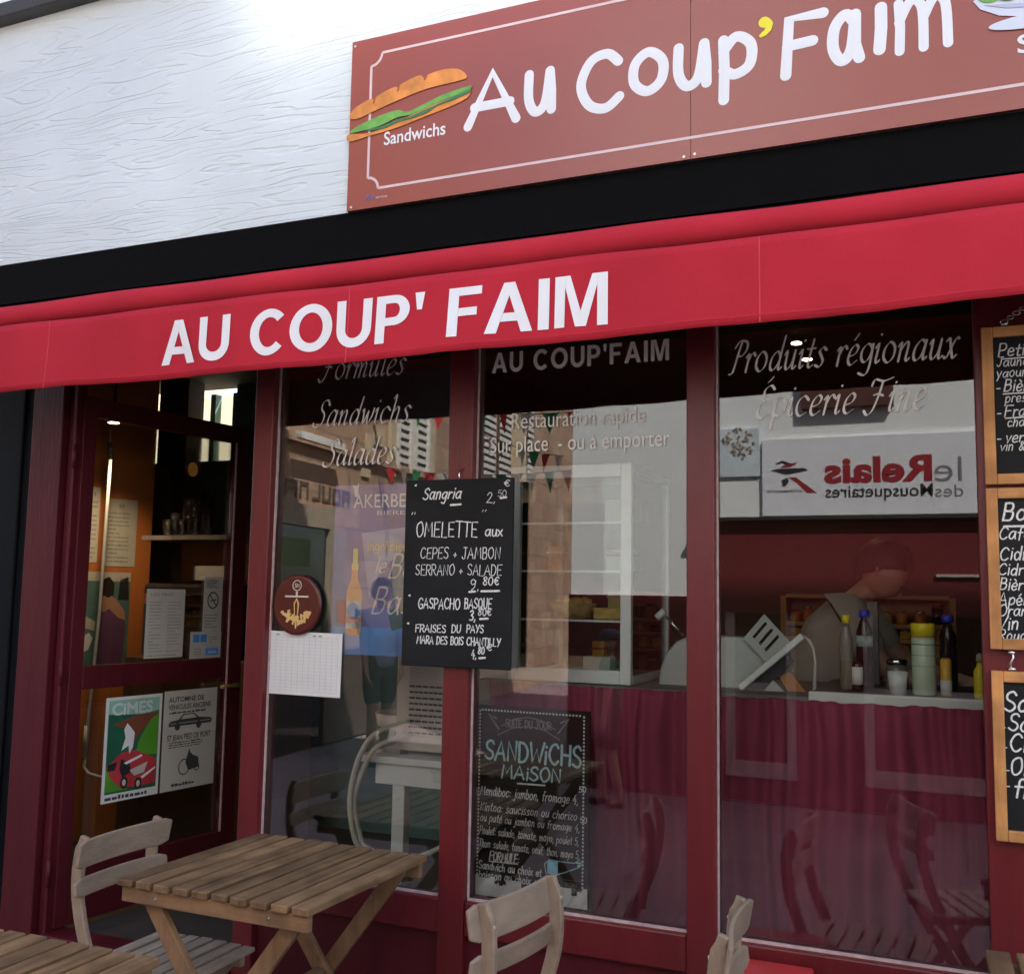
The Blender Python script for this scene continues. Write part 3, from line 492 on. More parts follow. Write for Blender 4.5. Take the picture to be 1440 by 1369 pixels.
# lettering on the panes
gl = Frame((0, 0.0395, 0))
def vinyl(pane, m, fn):
    fn(lambda: MB(), lambda b: b.build('lettering', m, pane))
def l1(new, done):
    for t, (a, c) in (('Formules', ((450, 535), (567, 528))), ('Sandwichs', ((442, 600), (574, 594))), ('Salades', ((456, 655), (553, 649)))):
        p, q = at(*a, .04), at(*c, .04); b = new(); stroke_text(b, gl, t, p.x, p.z, .095, q.x-p.x, pen=.064, shear=.26, nib=.78, w=.0008, script=True, gap=.05); done(b)
vinyl(panes[0], 'pale_vinyl', l1)
def l2(new, done):
    p, q = at(692, 525, .04), at(941, 507, .04); b = new(); block_text(b, gl, "AU COUP'FAIM", p.x, p.z, .072, q.x-p.x, w=.0010, gap=.16); done(b)
vinyl(panes[1], 'pale_vinyl', l2)
def l2b(new, done):
    p, q = at(720, 603, .04), at(908, 596, .04); b = new(); font_text(b, gl, 'Restauration rapide', p.x, p.z, .058, q.x-p.x, w=.0008); done(b)
    p, q = at(690, 637, .04), at(942, 627, .04); b = new(); font_text(b, gl, 'Sur place  - ou à emporter', p.x, p.z, .058, q.x-p.x, w=.0008); done(b)
vinyl(panes[1], 'pale_vinyl', l2b)
def l3(new, done):
    for t, (a, c), h in (('Produits régionaux', ((1026, 525), (1345, 506)), .10), ('Épicerie Fine', ((1062, 588), (1300, 577)), .10)):
        p, q = at(*a, .04), at(*c, .04); b = new(); stroke_text(b, gl, t, p.x, p.z, h, q.x-p.x, pen=.064, shear=.26, nib=.78, w=.0008, script=True, gap=.05); done(b)
vinyl(panes[2], 'pale_vinyl', l3)
# the door, opened inwards
DA = Vector((-3.42, 0.03, 0)); DD = Vector((0.117, 0.993, 0)); DF = Frame(DA, DD); DW = 0.985
def dat(px, py, w=0.0):
    v = ray(px, py); o = DA+DF.n*w; t = (o-CAM).dot(DF.n)/v.dot(DF.n); q = CAM+v*t-o; return q.dot(DD), q.z
d1, d2 = 0.066, 0.885
zb, zt = 0.225, dat(345, 603)[1]
g1b, g1t = dat(200, 931)[1], dat(225, 604)[1]
g2b, g2t = 0.45, dat(200, 962)[1]
door = MB().box(0, d1, zb, zt, -.016, .016, DF).box(d2, DW, zb, zt, -.016, .016, DF)
for a, c in ((zb, g2b), (g2t, g1b), (g1t, zt)): door.box(d1, d2, a, c, -.016, .016, DF)
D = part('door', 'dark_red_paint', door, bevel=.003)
for a, c in ((g2b, g2t), (g1b, g1t)): MB().box(d1, d2, a, c, -.003, .003, DF).build('door_pane', 'door_pane', D)
MB().box(d2-.006, d2+.004, g2b, g1t, .0205, .024, DF).build('door_bead', 'putty', D)
u, v = dat(345, 960); MB().tube([DF(DW-.05, v, .02), DF(DW-.05, v, .06), DF(DW-.17, v, .06)], .009).build('door_handle', 'brass', D)
NB = thing('neighbour_building', 'unseen cream block right of the shop, added to shade the street', 'building', (8, 0, 0))  # unseen block added to keep the sun off the street and opposite shopfront
MB().box(2.01, 18, 0.0, 6.0, 0.0, 11.3).build('wall', 'cream_stone', NB)
for x in (3.2, 5.6, 8.0, 10.4):
    for z in (.9, 4.2, 7.4): w_ = MB().box(x, x+1.1, -.06, -.001, z, z+1.7).build('window', 'shutter_white', NB); MB().box(x+.12, x+.98, -.066, -.0605, z+.12, z+1.58).build('pane', 'dark_glass', w_)
NL = thing('neighbour_building', 'tall upper part of the house left of the shop', 'building', (-12, 0, 0)); MB().box(-18, -7.51, 0.0, 6.0, 0.0, 11.3).build('wall', 'cream_stone', NL)
for z in (.45, 1.25, 2.15): MB().tube([(-3.413, -.006, z-.05), (-3.413, -.006, z+.05)], .008, 10).build('door_hinge', 'dark_red_paint', D)
# neighbour's dark strip on the left
N_ = thing('neighbour_building', 'dark navy shopfront edge left of the red pilaster', 'building', (-4.6, 0, 0))
MB().box(-7.5, -3.66, 0.0, 0.08, 0.0, 2.618).build('wall', 'navy_paint', N_)
MB().box(-3.72, -3.71, -0.012, -0.0005, 0.0, 2.6).build('trim', 'black_paint', N_)

# ------------------------------------------------------------------ awning
AY = -0.456
def vtop(x): return 2.592 + .0022*math.sin(x*5.1+.6) + .0014*math.sin(x*11.3)
def vbot(x): return 2.333 + max(0, x+1.6)*.014 + .0015*math.sin(x*7.7) + .0008*math.sin(x*19)
def vy(x, z):
    t = (2.592-z)/.26
    return AY - t*(.010*math.sin(x*3.1)+.006*math.sin(x*8.3+1)+.004*math.sin(x*19+3*t)+.0025*math.sin(x*37+2*math.sin(x*5))) - .008*t
AX0, AX1 = -3.95, 1.6
A = thing('awning', 'red fabric awning rolled in with AU COUP\' FAIM in white on its valance', 'awning', (-1.2, 0, 2.6))
MB().grid(lambda s, t: (AX0+(AX1-AX0)*s, vy(AX0+(AX1-AX0)*s, vtop(AX0+(AX1-AX0)*s)*(1-t)+vbot(AX0+(AX1-AX0)*s)*t), vtop(AX0+(AX1-AX0)*s)*(1-t)+vbot(AX0+(AX1-AX0)*s)*t), 240, 10).build('valance', 'awning_fabric', A, solid=.002)
VAL = A.children[0]
fv = Frame((0, 0, 0)); b = MB()
p0, p1 = at(225, 515, AY), at(855, 455, AY)
block_text(b, fv, "AU COUP' FAIM", p0.x, 2.382, .156, p1.x-p0.x, w=.0035, warp=lambda x, z: -vy(x, z))
b.build('lettering', 'white_vinyl', VAL)
for sx in (-3.10, -1.79, -0.481, 0.83):
    MB().grid(lambda s, t: (sx+(s-.5)*.004, vy(sx, 2.592*(1-t)+vbot(sx)*t)-.0018, (2.589*(1-t)+(vbot(sx)+.002)*t)), 1, 10).build('seam', 'awning_seam', VAL)
hem = MB().grid(lambda s, t: (AX0+(AX1-AX0)*s, vy(AX0+(AX1-AX0)*s, vbot(AX0+(AX1-AX0)*s)+.022)-.0018-.001*math.sin(t*3.14), vbot(AX0+(AX1-AX0)*s)+.024-.006*t), 200, 2); hem.build('hem', 'awning_fabric', VAL)
rl = MB(); n = 14
def rollp(s, t):
    x = AX0+(AX1-AX0)*s; a = R(-95)+R(230)*t; r = .046+.0012*math.sin(x*4.2)+.001*math.sin(x*9+2)
    return (x, -.408-r*math.cos(a-R(0)) if False else -.398-r*math.cos(a), 2.643+r*math.sin(a)+.001*math.sin(x*6))
rl.grid(rollp, 160, n); rl.build('fabric_roll', 'awning_fabric', A)
MB().box(AX0, AX1, -.40, .09, 2.70, 2.715).build('hood', 'black_paint', A)
MB().box(AX0, AX1, -.39, -.34, 2.565, 2.699).build('front_bar', 'black_paint', A)
for x in (-3.2, -1.5, 0.3): MB().bar((x, .09, 2.665), (x+.8, -.2, 2.655), .04, .03).bar((x+.8, -.2, 2.655), (x+.1, -.37, 2.64), .04, .03).build('folding_arm', 'black_paint', A)

# ------------------------------------------------------------------ sign above the awning
S = thing('shop_sign', 'long brick red sign panel with hand lettered Au Coup\'Faim on the white wall', 'sign', (-1, 0, 3.04))
s0 = at(487, 300, -.02).x; zt_ = 3.71; zb_ = 3.036
MB().box(s0, -.7775, -.018, -.002, zb_, zt_).build('sign_panel', 'sign_panel', S); MB().box(-.7755, 1.55, -.018, -.002, zb_, zt_).build('sign_panel', 'sign_panel', S)
sf = Frame((0, -.018, 0))
b = MB()
def sp(px, py): q = at(px, py, -.018); return q.x, q.z
def fitw(t, a, c, base, h, pen=.165, shear=0.0, **k):
    adv, s = glyph(t); xs = [float(q.split(',')[0])+shear*float(q.split(',')[1]) for q in s.replace('|', ' ').replace('~', '').split()]; lo, hi = min(xs), max(xs)
    h2 = h*(1-pen*.5); sx = (c-a-pen*h)/((hi-lo)*h2) if hi-lo > .12 else 1.0
    stroke_text(b, sf, t, a+pen*h*.5-lo*sx*h2, base+pen*h*.4, h2, sx*adv*h2, pen=pen*h/h2, w=.001, k=8, shear=shear, **k)
P4 = lambda t, x0, x1, yt, yb, ref=1.0, foot=0.0, pen=.165, shear=0.0: (lambda q0, q1, zt2, zb2: fitw(t, q0, q1, zb2, (zt2-zb2)/(ref-foot), pen*.215/((zt2-zb2)/(ref-foot)), shear))(sp(x0, yb)[0], sp(x1, yb)[0], sp((x0+x1)/2, yt)[1], sp((x0+x1)/2, yb)[1])
P4('A', 652, 732, 101, 178, 1.0); P4('u', 737, 782, 104, 162, .6); P4('C', 810, 878, 76, 160, 1.0); P4('o', 885, 939, 75, 134, .62); P4('u', 947, 1001, 66, 126, .6)
(lambda q0, q1, zt2, zb2: fitw('p', q0, q1, zb2, (zt2-zb2)/.6, .165*.215/((zt2-zb2)/.6)))(sp(1010, 108)[0], sp(1064, 108)[0], sp(1037, 55)[1], sp(1037, 112)[1])
P4('F', 1097, 1167, 22, 108, 1.0, shear=.06); P4('a', 1164, 1217, 22, 91, .62); P4('m', 1258, 1341, 0, 72, .6, pen=.135); fitw('i', sp(1228, 77)[0], sp(1242, 77)[0], sp(1235, 77)[1], .245, .15, .05)
b.build('sign_lettering', 'white_vinyl', S)
b = MB(); x, z = sp(1075, 36); b.disc(sf, x, z+.010, .0185, .0185, .001, .0008); outline(b, sf, crom([(x+.006, z+.012), (x+.015, z-.002), (x+.008, z-.022), (x-.010, z-.034)], 5), [.013]*6+[.011]*4+[.009]*4+[.007]*2, .0024); b.build('apostrophe', 'yellow_vinyl', S)
# border line with notched corners
b = MB(); x0, x1, z0, z1 = s0+.089, 1.46, 3.108, 3.641; n_ = .046
def notch(cx, cz, a0): return [(cx+n_*math.cos(R(a0+q)), cz+n_*math.sin(R(a0+q))) for q in range(0, 91, 18)]
pts = [(x0+n_+.0, z0)] ; pts = notch(x0, z0, 0)[::-1] if False else []
pts += [(x, z) for x, z in notch(x0, z0, 0)[::1]]  # bottom left
loop = notch(x0, z1, 270) + [] 
L_ = [notch(x1, z0, 90)[::-1], notch(x1, z1, 180)[::-1], notch(x0, z1, 270)[::-1], notch(x0, z0, 0)[::-1]]
loop = L_[0]+L_[1]+L_[2]+L_[3]
b.ringline(sf, loop, .010, .0005, .001)
b.build('border_line', 'sign_line', S)
# sandwich picture
P_ = lambda *q: [sp(*a) for a in q]
rnd = lambda p: crom(p+[p[0]], 4)[:-1]
b = MB().flat(sf, rnd(P_((492, 166), (500, 153), (522, 140), (528, 145), (530, 137), (556, 123), (562, 128), (564, 120), (590, 107), (598, 112), (602, 106), (628, 98), (648, 99), (657, 110), (640, 116), (600, 126), (560, 142), (525, 158), (503, 168))), .003, .0015)
SW = b.build('sandwich_picture', 'bread', S)
MB().flat(sf, rnd(P_((492, 200), (491, 190), (520, 188), (560, 172), (600, 152), (640, 136), (661, 124), (660, 136), (640, 148), (600, 164), (560, 180), (520, 192))), .003, .0015).build('lower_bread', 'bread', SW)
MB().flat(sf, rnd(P_((493, 188), (505, 178), (535, 164), (560, 156), (575, 158), (600, 146), (625, 134), (661, 122), (661, 127), (640, 136), (610, 148), (598, 154), (580, 162), (560, 166), (535, 178), (515, 184))), .0048, .0012).build('lettuce', 'lettuce', SW)
MB().flat(sf, rnd(P_((515, 185), (540, 178), (560, 169), (578, 165), (600, 155), (620, 146), (640, 137), (661, 127), (661, 131), (640, 141), (618, 149), (600, 160), (578, 168), (560, 173), (540, 182))), .0062, .0012).build('lettuce_shade', 'lettuce_dark', SW)
b = MB()
for q in (((526, 146), (530, 137), (527, 143)), ((560, 129), (563, 121), (561, 126)), ((598, 113), (602, 107), (599, 111))): outline(b, sf, P_(*q), [.003, .002, .003], .0062)
b.build('crust_cut', 'bread_dark', SW)
b = MB(); x, z = sp(540, 206); font_text(b, sf, 'Sandwichs', x, z+.004, .052, sp(627, 172)[0]-x, bold=.014, w=.001); b.build('caption', 'white_vinyl', S)
# salad plate at the right end
b = MB(); x, z = sp(1368, 3); b.flat(sf, [(x, z), (x+.02, z-.03), (x+.07, z-.06), (x+.13, z-.075), (x+.22, z-.085), (x+.31, z-.075), (x+.37, z-.06), (x+.42, z-.03), (x+.44, z), (x+.40, z+.012), (x+.04, z+.012)], .002, .0015)
SA = b.build('salad_picture', 'china', S)
MB().disc(sf, x+.21, z-.093, .17, .024, .0045, .0012).build('plate_foot', 'china', SA)
MB().flat(sf, [(x+.03, z-.02), (x+.09, z-.042), (x+.2, z-.058), (x+.32, z-.05), (x+.40, z-.02), (x+.32, z-.038), (x+.2, z-.046), (x+.1, z-.03)], .0047, .001).build('plate_shade', 'china_dark', SA)
for k, (a, c, m_) in enumerate(((.05, .02, 'lettuce'), (.075, .03, 'lettuce'), (.10, .015, 'lettuce_dark'), (.17, .01, 'tomato'), (.235, -.005, 'lettuce_dark'), (.3, .02, 'lettuce'), (.27, .05, 'tomato'))): MB().disc(sf, x+a, z+c, .042, .036, .0058+k*.0006, .0005).build('salad', m_, SA)
b = MB(); x, z = sp(1431, 76); font_text(b, sf, 'Salades', x, z, .058, .30, bold=.014, w=.001); b.build('caption', 'white_vinyl', S)
b = MB()
for px, py in ((962, 221), (977, 217), (500, 66), (494, 292), (488, 180)): x, z = sp(px, py); b.disc(sf, x, z, .005, .005, .001, .002, 10)
b.build('screw', 'screw_metal', S)
b = MB(); x, z = sp(514, 282); font_text(b, sf, 'PUB', x, z, .018, .038, bold=.01, w=.001); b.build('printer_mark', 'poster_violet', S)
b = MB(); font_text(b, sf, 'services', x+.045, z, .012, .05, w=.001); b.build('printer_mark', 'sign_line', S)

# ------------------------------------------------------------------ tables and chairs on the street
def make_table():
    t = thing('slatted_table', '', 'table')
    b = local(); n = 10; W = .69; pit = W/n
    for i in range(n):
        x = -W/2+pit*(i+.5); b.box(x-.0275, x+.0275, -.335+random.uniform(-.003, .003), .335+random.uniform(-.003, .003), .728+random.uniform(-.0012, .0012), .75+random.uniform(-.0012, .0012))
    b.build('tabletop', 'acacia', t, bevel=.004)
    b = local()
    for y in (-.31, .31): b = local(); b.box(-.330, .330, y-.012, y+.012, .682, .7275); b.build('apron', 'acacia_rail', t, bevel=.003)
    for s, yy in ((1, -.282), (-1, -.256), (1, .256), (-1, .282)):
        b = local(); b.bar((-.27*s, yy, .715), (.27*s, yy, .0), .052, .022, (1, 0, 0)); b.build('leg', 'acacia_leg', t, bevel=.003)
    for x, z in ((-.19, .12), (.19, .12), (.0, .36)): b = local(); b.box(x-.018, x+.018, -.245, .245, z-.012, z+.012); b.build('stretcher', 'acacia', t, bevel=.003)
    b = local()
    for y in (-.313, .313): b.tube([(0, y-.008, .358), (0, y+.008, .358)], .006, 8)
    for y in (-.3235, .3235): b.tube([(-.2, y-.003, .705), (-.2, y+.003, .705)], .005, 8); b.tube([(.2, y-.003, .705), (.2, y+.003, .705)], .005, 8)
    b.build('bolt', 'chrome', t)
    return t
TABG = 'slatted wooden tables on the street'
T1 = make_table(); index_kids(T1)
def place(src, first, x, y, rz, label, group, cat=None):
    o = src if first else copy_tree(src)
    o.location = (x, y, 0); o.rotation_euler = (0, 0, rz); o.scale = (1, 1, .985 if src.name.startswith('folding') else 1); o['label'] = label; o['group'] = group; return o
place(T1, True, -1.968, -.462, R(-.6), 'weathered slatted wooden table between two greige chairs before the left window', TABG)
place(T1, False, -2.06, -1.60, R(1.5), 'slatted wooden table cut off in the bottom left corner of the picture', TABG)
place(T1, False, .385, -.635, R(2), 'slatted wooden table by the right pilaster under the framed chalkboards', TABG)

def make_chair():
    c = thing('folding_chair', '', 'chair')
    def up(s): return [(-.185, s, .835), (-.200, s, .78), (-.206, s, .70), (-.196, s, .62), (-.165, s, .52), (-.115, s, .41), (-.02, s, .24), (.16, s, .0)]
    for s in (-.165, .165):
        b = local(); p = crom3(up(s), 4); b.ribbon(p, [.028]*3+[.040]*(len(p)-3), .019, (1, 0, .35)); b.build('upright', 'greige_paint', c, bevel=.004)
    def ux_(z):
        P = ((.60, -.192), (.62, -.196), (.70, -.206), (.78, -.200), (.84, -.184))
        for (a, p), (e, q) in zip(P, P[1:]):
            if z <= e: return p+(q-p)*(z-a)/(e-a)
        return -.184
    def slat(z0, z1, half, name):
        b = local(); n = 14; P = []
        for i in range(n+1):
            t = -1+2*i/n; y = t*half; cx = -.022*(1-t*t)
            rnd = .0 if abs(t) < .93 else .010
            for z, k in ((z0+rnd, 0), (z1-rnd, 0)):
                xm = ux_(z)+.020+cx
                P.append((xm, y, z))
            for z in (z1-rnd, z0+rnd):
                xm = ux_(z)+.020+cx; P.append((xm+.013, y, z))
        F = [(0, 1, 2, 3), tuple(4*n+q for q in (3, 2, 1, 0))]
        for i in range(n):
            for k in range(4): F.append((4*i+(k+1) % 4, 4*i+k, 4*i+4+k, 4*i+4+(k+1) % 4))
        b.add(P, F); b.build(name, 'greige_paint', c, bevel=.005)
    slat(.738, .830, .208, 'back_slat'); slat(.650, .708, .208, 'back_slat')
    b = local()
    for i in range(7): x = -.135+i*.056; b.box(x-.0225, x+.0225, -.185, .185, .440+(.006 if i == 0 else 0)-.0015*abs(i-3), .455+(.006 if i == 0 else 0)-.0015*abs(i-3))
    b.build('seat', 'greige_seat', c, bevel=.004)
    for y in (-.125, .125): b = local(); b.box(-.16, .22, y-.011, y+.011, .405, .4355); b.build('seat_rail', 'greige_paint', c, bevel=.003)
    for s in (-.141, .141): b = local(); b.bar((.18, s, .435), (-.20, s, .0), .036, .018, (1, 0, .3)); b.build('leg', 'greige_paint', c, bevel=.003)
    for p, q in (((-.13, -.132, .09), (-.13, .132, .09)), ((.09, -.154, .09), (.09, .154, .09)), ((-.105, -.154, .385), (-.105, .154, .385))): b = local(); b.tube([p, q], .011, 8); b.build('stretcher', 'greige_paint', c)
    b = local()
    for s in (-.165, .165):
        for z in (.67, .78): b.tube([(-.222, s, z), (-.218, s, z)], .005, 8)
    b.build('screw', 'screw_metal', c)
    return c
def crom3(p, k=4):
    out = []; n = len(p)
    for i in range(n-1):
        a, b, c, d = p[max(i-1, 0)], p[i], p[i+1], p[min(i+2, n-1)]
        for j in range(k):
            t = j/k; out.append(tuple(0.5*(2*b[q]+(c[q]-a[q])*t+(2*a[q]-5*b[q]+4*c[q]-d[q])*t*t+(3*b[q]-a[q]-3*c[q]+d[q])*t**3) for q in (0, 1, 2)))
    out.append(p[-1]); return out
CHG = 'greige wooden folding chairs on the street'
C1 = make_chair(); index_kids(C1)
place(C1, True, -2.365, -.520, R(1), 'greige folding chair left of the middle table in front of the open door', CHG)
place(C1, False, -1.285, -.567, R(170), 'greige folding chair right of the middle table, seen from behind its curved back', CHG)
place(C1, False, -.352, -.560, R(4), 'greige folding chair seen edge on at the bottom near the thick red mullion', CHG)
place(C1, False, -.03, -1.20, R(-22), 'greige folding chair standing below the picture and mirrored in the right window', CHG)
t = thing('red_box', 'bright red lidded box standing against the shopfront below the right window', 'box', (-.5, -.1, 0))
MB().box(-.66, -.42, -.20, -.024, 0.02, .525).build('body', 'bright_red_paint', t, bevel=.006)
MB().box(-.665, -.415, -.205, -.022, .5265, .545).build('lid', 'bright_red_paint', t, bevel=.006)
MB().box(-.413, -.385, -.18, -.06, .50, .535).build('handle', 'dark_red_paint', t, bevel=.006)

# ------------------------------------------------------------------ chalkboards
def chalk(par, fr, lines, m='chalk', name='chalk_writing', jit=.035):
    for i, L in enumerate(lines):
        b = MB()
        t, u, v, h = L[:4]; wd = L[4] if len(L) > 4 else None; pen = L[5] if len(L) > 5 else .11; sh = L[6] if len(L) > 6 else .08
        stroke_text(b, fr, t, u, v, h, wd, pen=pen, jit=jit, shear=sh, wob=.018, seed=i, w=.0008, k=4)
        b.build(name, m, par)
def under(b, fr, u0, u1, v, pen=.0035): outline(b, fr, [(u0, v), ((u0+u1)/2, v+.001), (u1, v+.002)], [pen]*3, .0009)
x0, z1_ = at(571, 675, -.03).x, 2.0; x1, z0_ = at(722, 671, -.03).x, 1.351
CB = thing('menu_chalkboard', 'frameless black slate with SANGRIA and OMELETTE chalk menu hung on the mullion', 'chalkboard', ((x0+x1)/2, -.03, z0_))
MB().box(x0, x1, -.030, -.014, z0_, z1_).build('slate', 'slate', CB, bevel=.004)
cf = Frame((x0, -.030, z0_)); W, H = x1-x0, z1_-z0_
def cu(px, py): q = at(px, py, -.03); return q.x-x0, q.z-z0_
def cl(t, px, py, px2, h, pen=.085, sh=.06): a = cu(px, py); c = cu(px2, py); return (t, a[0], a[1], h, c[0]-a[0], pen, sh)
SL = [cl('*', 581, 692, 589, .06), cl('Sangria', 594, 702, 648, .040, .12, .25), cl('2,', 684, 706, 697, .034), cl('50', 700, 698, 712, .022), cl('€', 709, 684, 717, .022, .14),
      cl('"', 577, 735, 585, .035), cl('"', 676, 730, 684, .03), cl('OMELETTE', 585, 755, 672, .052), cl('aux', 682, 754, 707, .036, .12), cl('CEPES + JAMBON', 591, 785, 704, .038), cl('SERRANO + SALADE', 584, 808, 706, .036),
      cl('9,', 660, 829, 674, .036), cl('80€', 679, 822, 702, .028, .14), cl('*', 572, 847, 580, .06), cl('GASPACHO', 588, 855, 647, .036, .12), cl('BASQUE', 653, 855, 692, .034, .12), cl('3,', 660, 872, 669, .034, .14), cl('80€', 672, 865, 691, .024, .15),
      cl('*', 571, 887, 578, .06), cl('FRAISES', 584, 888, 627, .026, .15), cl('DU', 635, 889, 648, .026, .15), cl('PAYS', 656, 889, 680, .026, .15), cl('MARA DES BOIS CHANTILLY', 586, 904, 704, .026, .15), cl('4,', 663, 925, 670, .028, .14), cl('80', 672, 919, 681, .024, .16), cl('€', 684, 914, 692, .022, .15)]
chalk(CB, cf, SL)
b = MB()
for a, c, y in ((634, 648, 710), (704, 712, 700), (660, 668, 832), (677, 702, 831), (675, 686, 870), (674, 682, 925)): p, q = cu(a, y), cu(c, y); under(b, cf, p[0], q[0], p[1])
b.build('chalk_underline', 'chalk', CB)
MB().tube([((x0+x1)/2+.0, -.022, z1_), ((x0+x1)/2-.008, -.012, z1_+.025), ((x0+x1)/2+.005, -.004, z1_+.04)], .0025).build('hook', 'chrome', CB)

# sandwich board behind the middle pane
SB = thing('sandwich_chalkboard', 'tall SANDWiCHS MAiSON chalkboard with dashed white border standing inside the middle window', 'chalkboard', (-1.36, .1, .58))
sx0, sx1, sz0, sz1 = -1.572, -1.148, .577, 1.217
MB().box(sx0, sx1, .10, .112, sz0, sz1).build('slate', 'slate', SB)
sb = Frame((0, .10, 0))
def su(px, py): q = at(px, py, .10); return q.x, q.z
def sl_(t, px, py, px2, h, pen=.10, sh=.06): a = su(px, py); c = su(px2, py); return (t, a[0], a[1], h, c[0]-a[0], pen, sh)
chalk(SB, sb, [sl_('SANDWiCHS', 682, 1066, 818, .066, .13), sl_('MAiSON', 705, 1093, 789, .045, .15)], 'blue_chalk', 'heading')
chalk(SB, sb, [sl_('Mendiboc: jambon, fromage 4,', 675, 1116, 814, .030, .10, .2), sl_('50', 814, 1113, 824, .018, .18), sl_('Kintoa: saucisson ou chorizo', 675, 1138, 812, .028, .10, .2), sl_('ou paté ou jambon ou fromage 4,', 675, 1153, 816, .026, .10, .2), sl_('50', 816, 1156, 825, .018, .18),
    sl_('Poulet: salade, tomate, mayo, poulet 5,', 674, 1171, 815, .026, .10, .2), sl_('Thon: salade, tomate, oeuf, thon, mayo 5,', 673, 1189, 816, .026, .10, .2), sl_('FORMULE:', 688, 1208, 730, .028, .15, .2), sl_('Sandwich au choix et', 673, 1220, 762, .026, .14, .1), sl_('boisson au choix +', 673, 1233, 756, .026, .14, .1), sl_('yaourt au jour', 673, 1246, 738, .026, .14, .1)])
b = MB(); p, q = su(728, 1101), su(766, 1102); under(b, sb, p[0], q[0], p[1], .003); p, q = su(688, 1210), su(728, 1212); under(b, sb, p[0], q[0], p[1], .002); b.build('chalk_underline', 'chalk', SB)
b = MB(); bx0, bx1, bz0, bz1 = sx0+.02, sx1-.02, sz0+.03, sz1-.015
z = bz0
while z < bz1: b.rect(sb, bx0-.003, bx0+.003, z, z+.007, .0005, .0006).rect(sb, bx1-.003, bx1+.003, z, z+.007, .0005, .0006); z += .012
x = bx0+.006
while x < bx1-.01: b.rect(sb, x, x+.007, bz1-.003, bz1+.003, .0005, .0006); x += .012
b.build('dashed_border', 'chalk', SB)
b = MB(); cxm = (sx0+sx1)/2-.01
for sg in (-1, 1): outline(b, sb, [(cxm+sg*.115, 1.165), (cxm+sg*.06, 1.152), (cxm, 1.157)][::1] if False else [(cxm+sg*.115, 1.118), (cxm+sg*.06, 1.146), (cxm, 1.156)], [.0016]*3, .0009); outline(b, sb, [(cxm+sg*.10, 1.150), (cxm+sg*.05, 1.178), (cxm, 1.186)], [.0016]*3, .0011); outline(b, sb, [(cxm+sg*.11, 1.14), (cxm+sg*.15, 1.19), (cxm+sg*.12, 1.175)], [.003, .0015, .003], .0013)
b.build('ribbon_drawing', 'faint_print', SB)
b = MB(); stroke_text(b, sb, 'SUITE DU JOUR', cxm-.085, 1.149, .026, .17, pen=.16, w=.0008, seed=3); b.build('banner_writing', 'faint_print', SB)
b = MB(); p, q = su(770, 1224), su(783, 1210); b.rect(sb, p[0], q[0]+.004, q[1]-.045, q[1]-.002, .0008, .0005); b.build('bottle_label', 'sky_blue', SB)
b = MB(); a_ = [su(768, 1228), su(766, 1214), su(772, 1208), (su(790, 1211)), su(808, 1213), su(815, 1208), su(820, 1214), su(814, 1219), su(795, 1226), su(772, 1232)]; outline(b, sb, a_, [.0018]*10, .0011); outline(b, sb, [su(811, 1212), su(817, 1213), su(813, 1217)], [.004]*3, .0013); b.build('bottle_drawing', 'blue_chalk', SB)
b = MB(); p = su(795, 1254); font_text(b, sb, 'BON', p[0], p[1]+.02, .014, .04, w=.0006); font_text(b, sb, 'VIN', p[0], p[1], .018, .05, bold=.01, w=.0006); b.rect(sb, p[0]-.005, p[0]+.055, p[1]+.04, p[1]+.0415, .0006, .0004).rect(sb, p[0], p[0]+.05, p[1]-.012, p[1]-.010, .0006, .0004); b.build('small_print', 'faint_print', SB)
# white skyline strip along the board's foot
b = MB(); x = sx0+.004; rn = random.Random(5); pts = [(sx0+.002, sz0+.001)]
top = []
while x < sx1-.004: h = rn.choice([.055, .062, .058, .040, .066]); wd = rn.uniform(.015, .05); top += [(x, sz0+h), (min(x+wd, sx1-.003), sz0+h)]; x += wd
pts += top+[(sx1-.002, sz0+.001)]; b.flat(sb, pts, .0012, .0008); b.build('skyline_strip', 'white_vinyl', SB)

# three framed boards on the right pilaster
def framed(zb, zt, lines, label, size, tilt=0.0):
    o = thing('framed_chalkboard', label, 'chalkboard', (.30, -.03, zb), 0, 'framed chalkboards on the right pilaster')
    X0, X1 = .074, .50; fw = .030
    b = MB().box(X0, X0+fw, -.044, -.014, zb, zt); b.build('frame_stile', 'pine_frame', o, bevel=.003); MB().box(X1-fw, X1, -.044, -.014, zb, zt).build('frame_stile', 'pine_frame', o, bevel=.003)
    MB().box(X0+fw, X1-fw, -.044, -.014, zb, zb+fw).build('frame_rail', 'pine_rail', o, bevel=.003); MB().box(X0+fw, X1-fw, -.044, -.014, zt-fw, zt).build('frame_rail', 'pine_rail', o, bevel=.003)
    MB().box(X0+fw+.0005, X1-fw-.0005, -.033, -.020, zb+fw+.0005, zt-fw-.0005).build('slate', 'slate', o)
    f = Frame((0, -.033, 0)); L = []; b = MB(); k = 0
    for t, px, py, h in lines:
        q = at(px, py, -.033); L.append((t, q.x, q.z, h, None, .11, .18))
    chalk(o, f, L)
    return o, f
W1, f = framed(1.935, 2.388, [('Petit déj', 1403, 502, .036), ('Jaune, rosé', 1401, 516, .027), ('yaourt', 1401, 531, .027), ('-', 1400, 552, .03), ('Bière', 1411, 551, .034), ('pression', 1413, 566, .026), ('-', 1401, 587, .03), ('Fraise', 1412, 586, .032), ('chantilly', 1416, 600, .026), ('-', 1401, 623, .03), ('verre', 1414, 622, .030), ('vin &', 1406, 634, .026)], 'topmost pine framed chalkboard with chain on the right pilaster', .03)
b = MB()
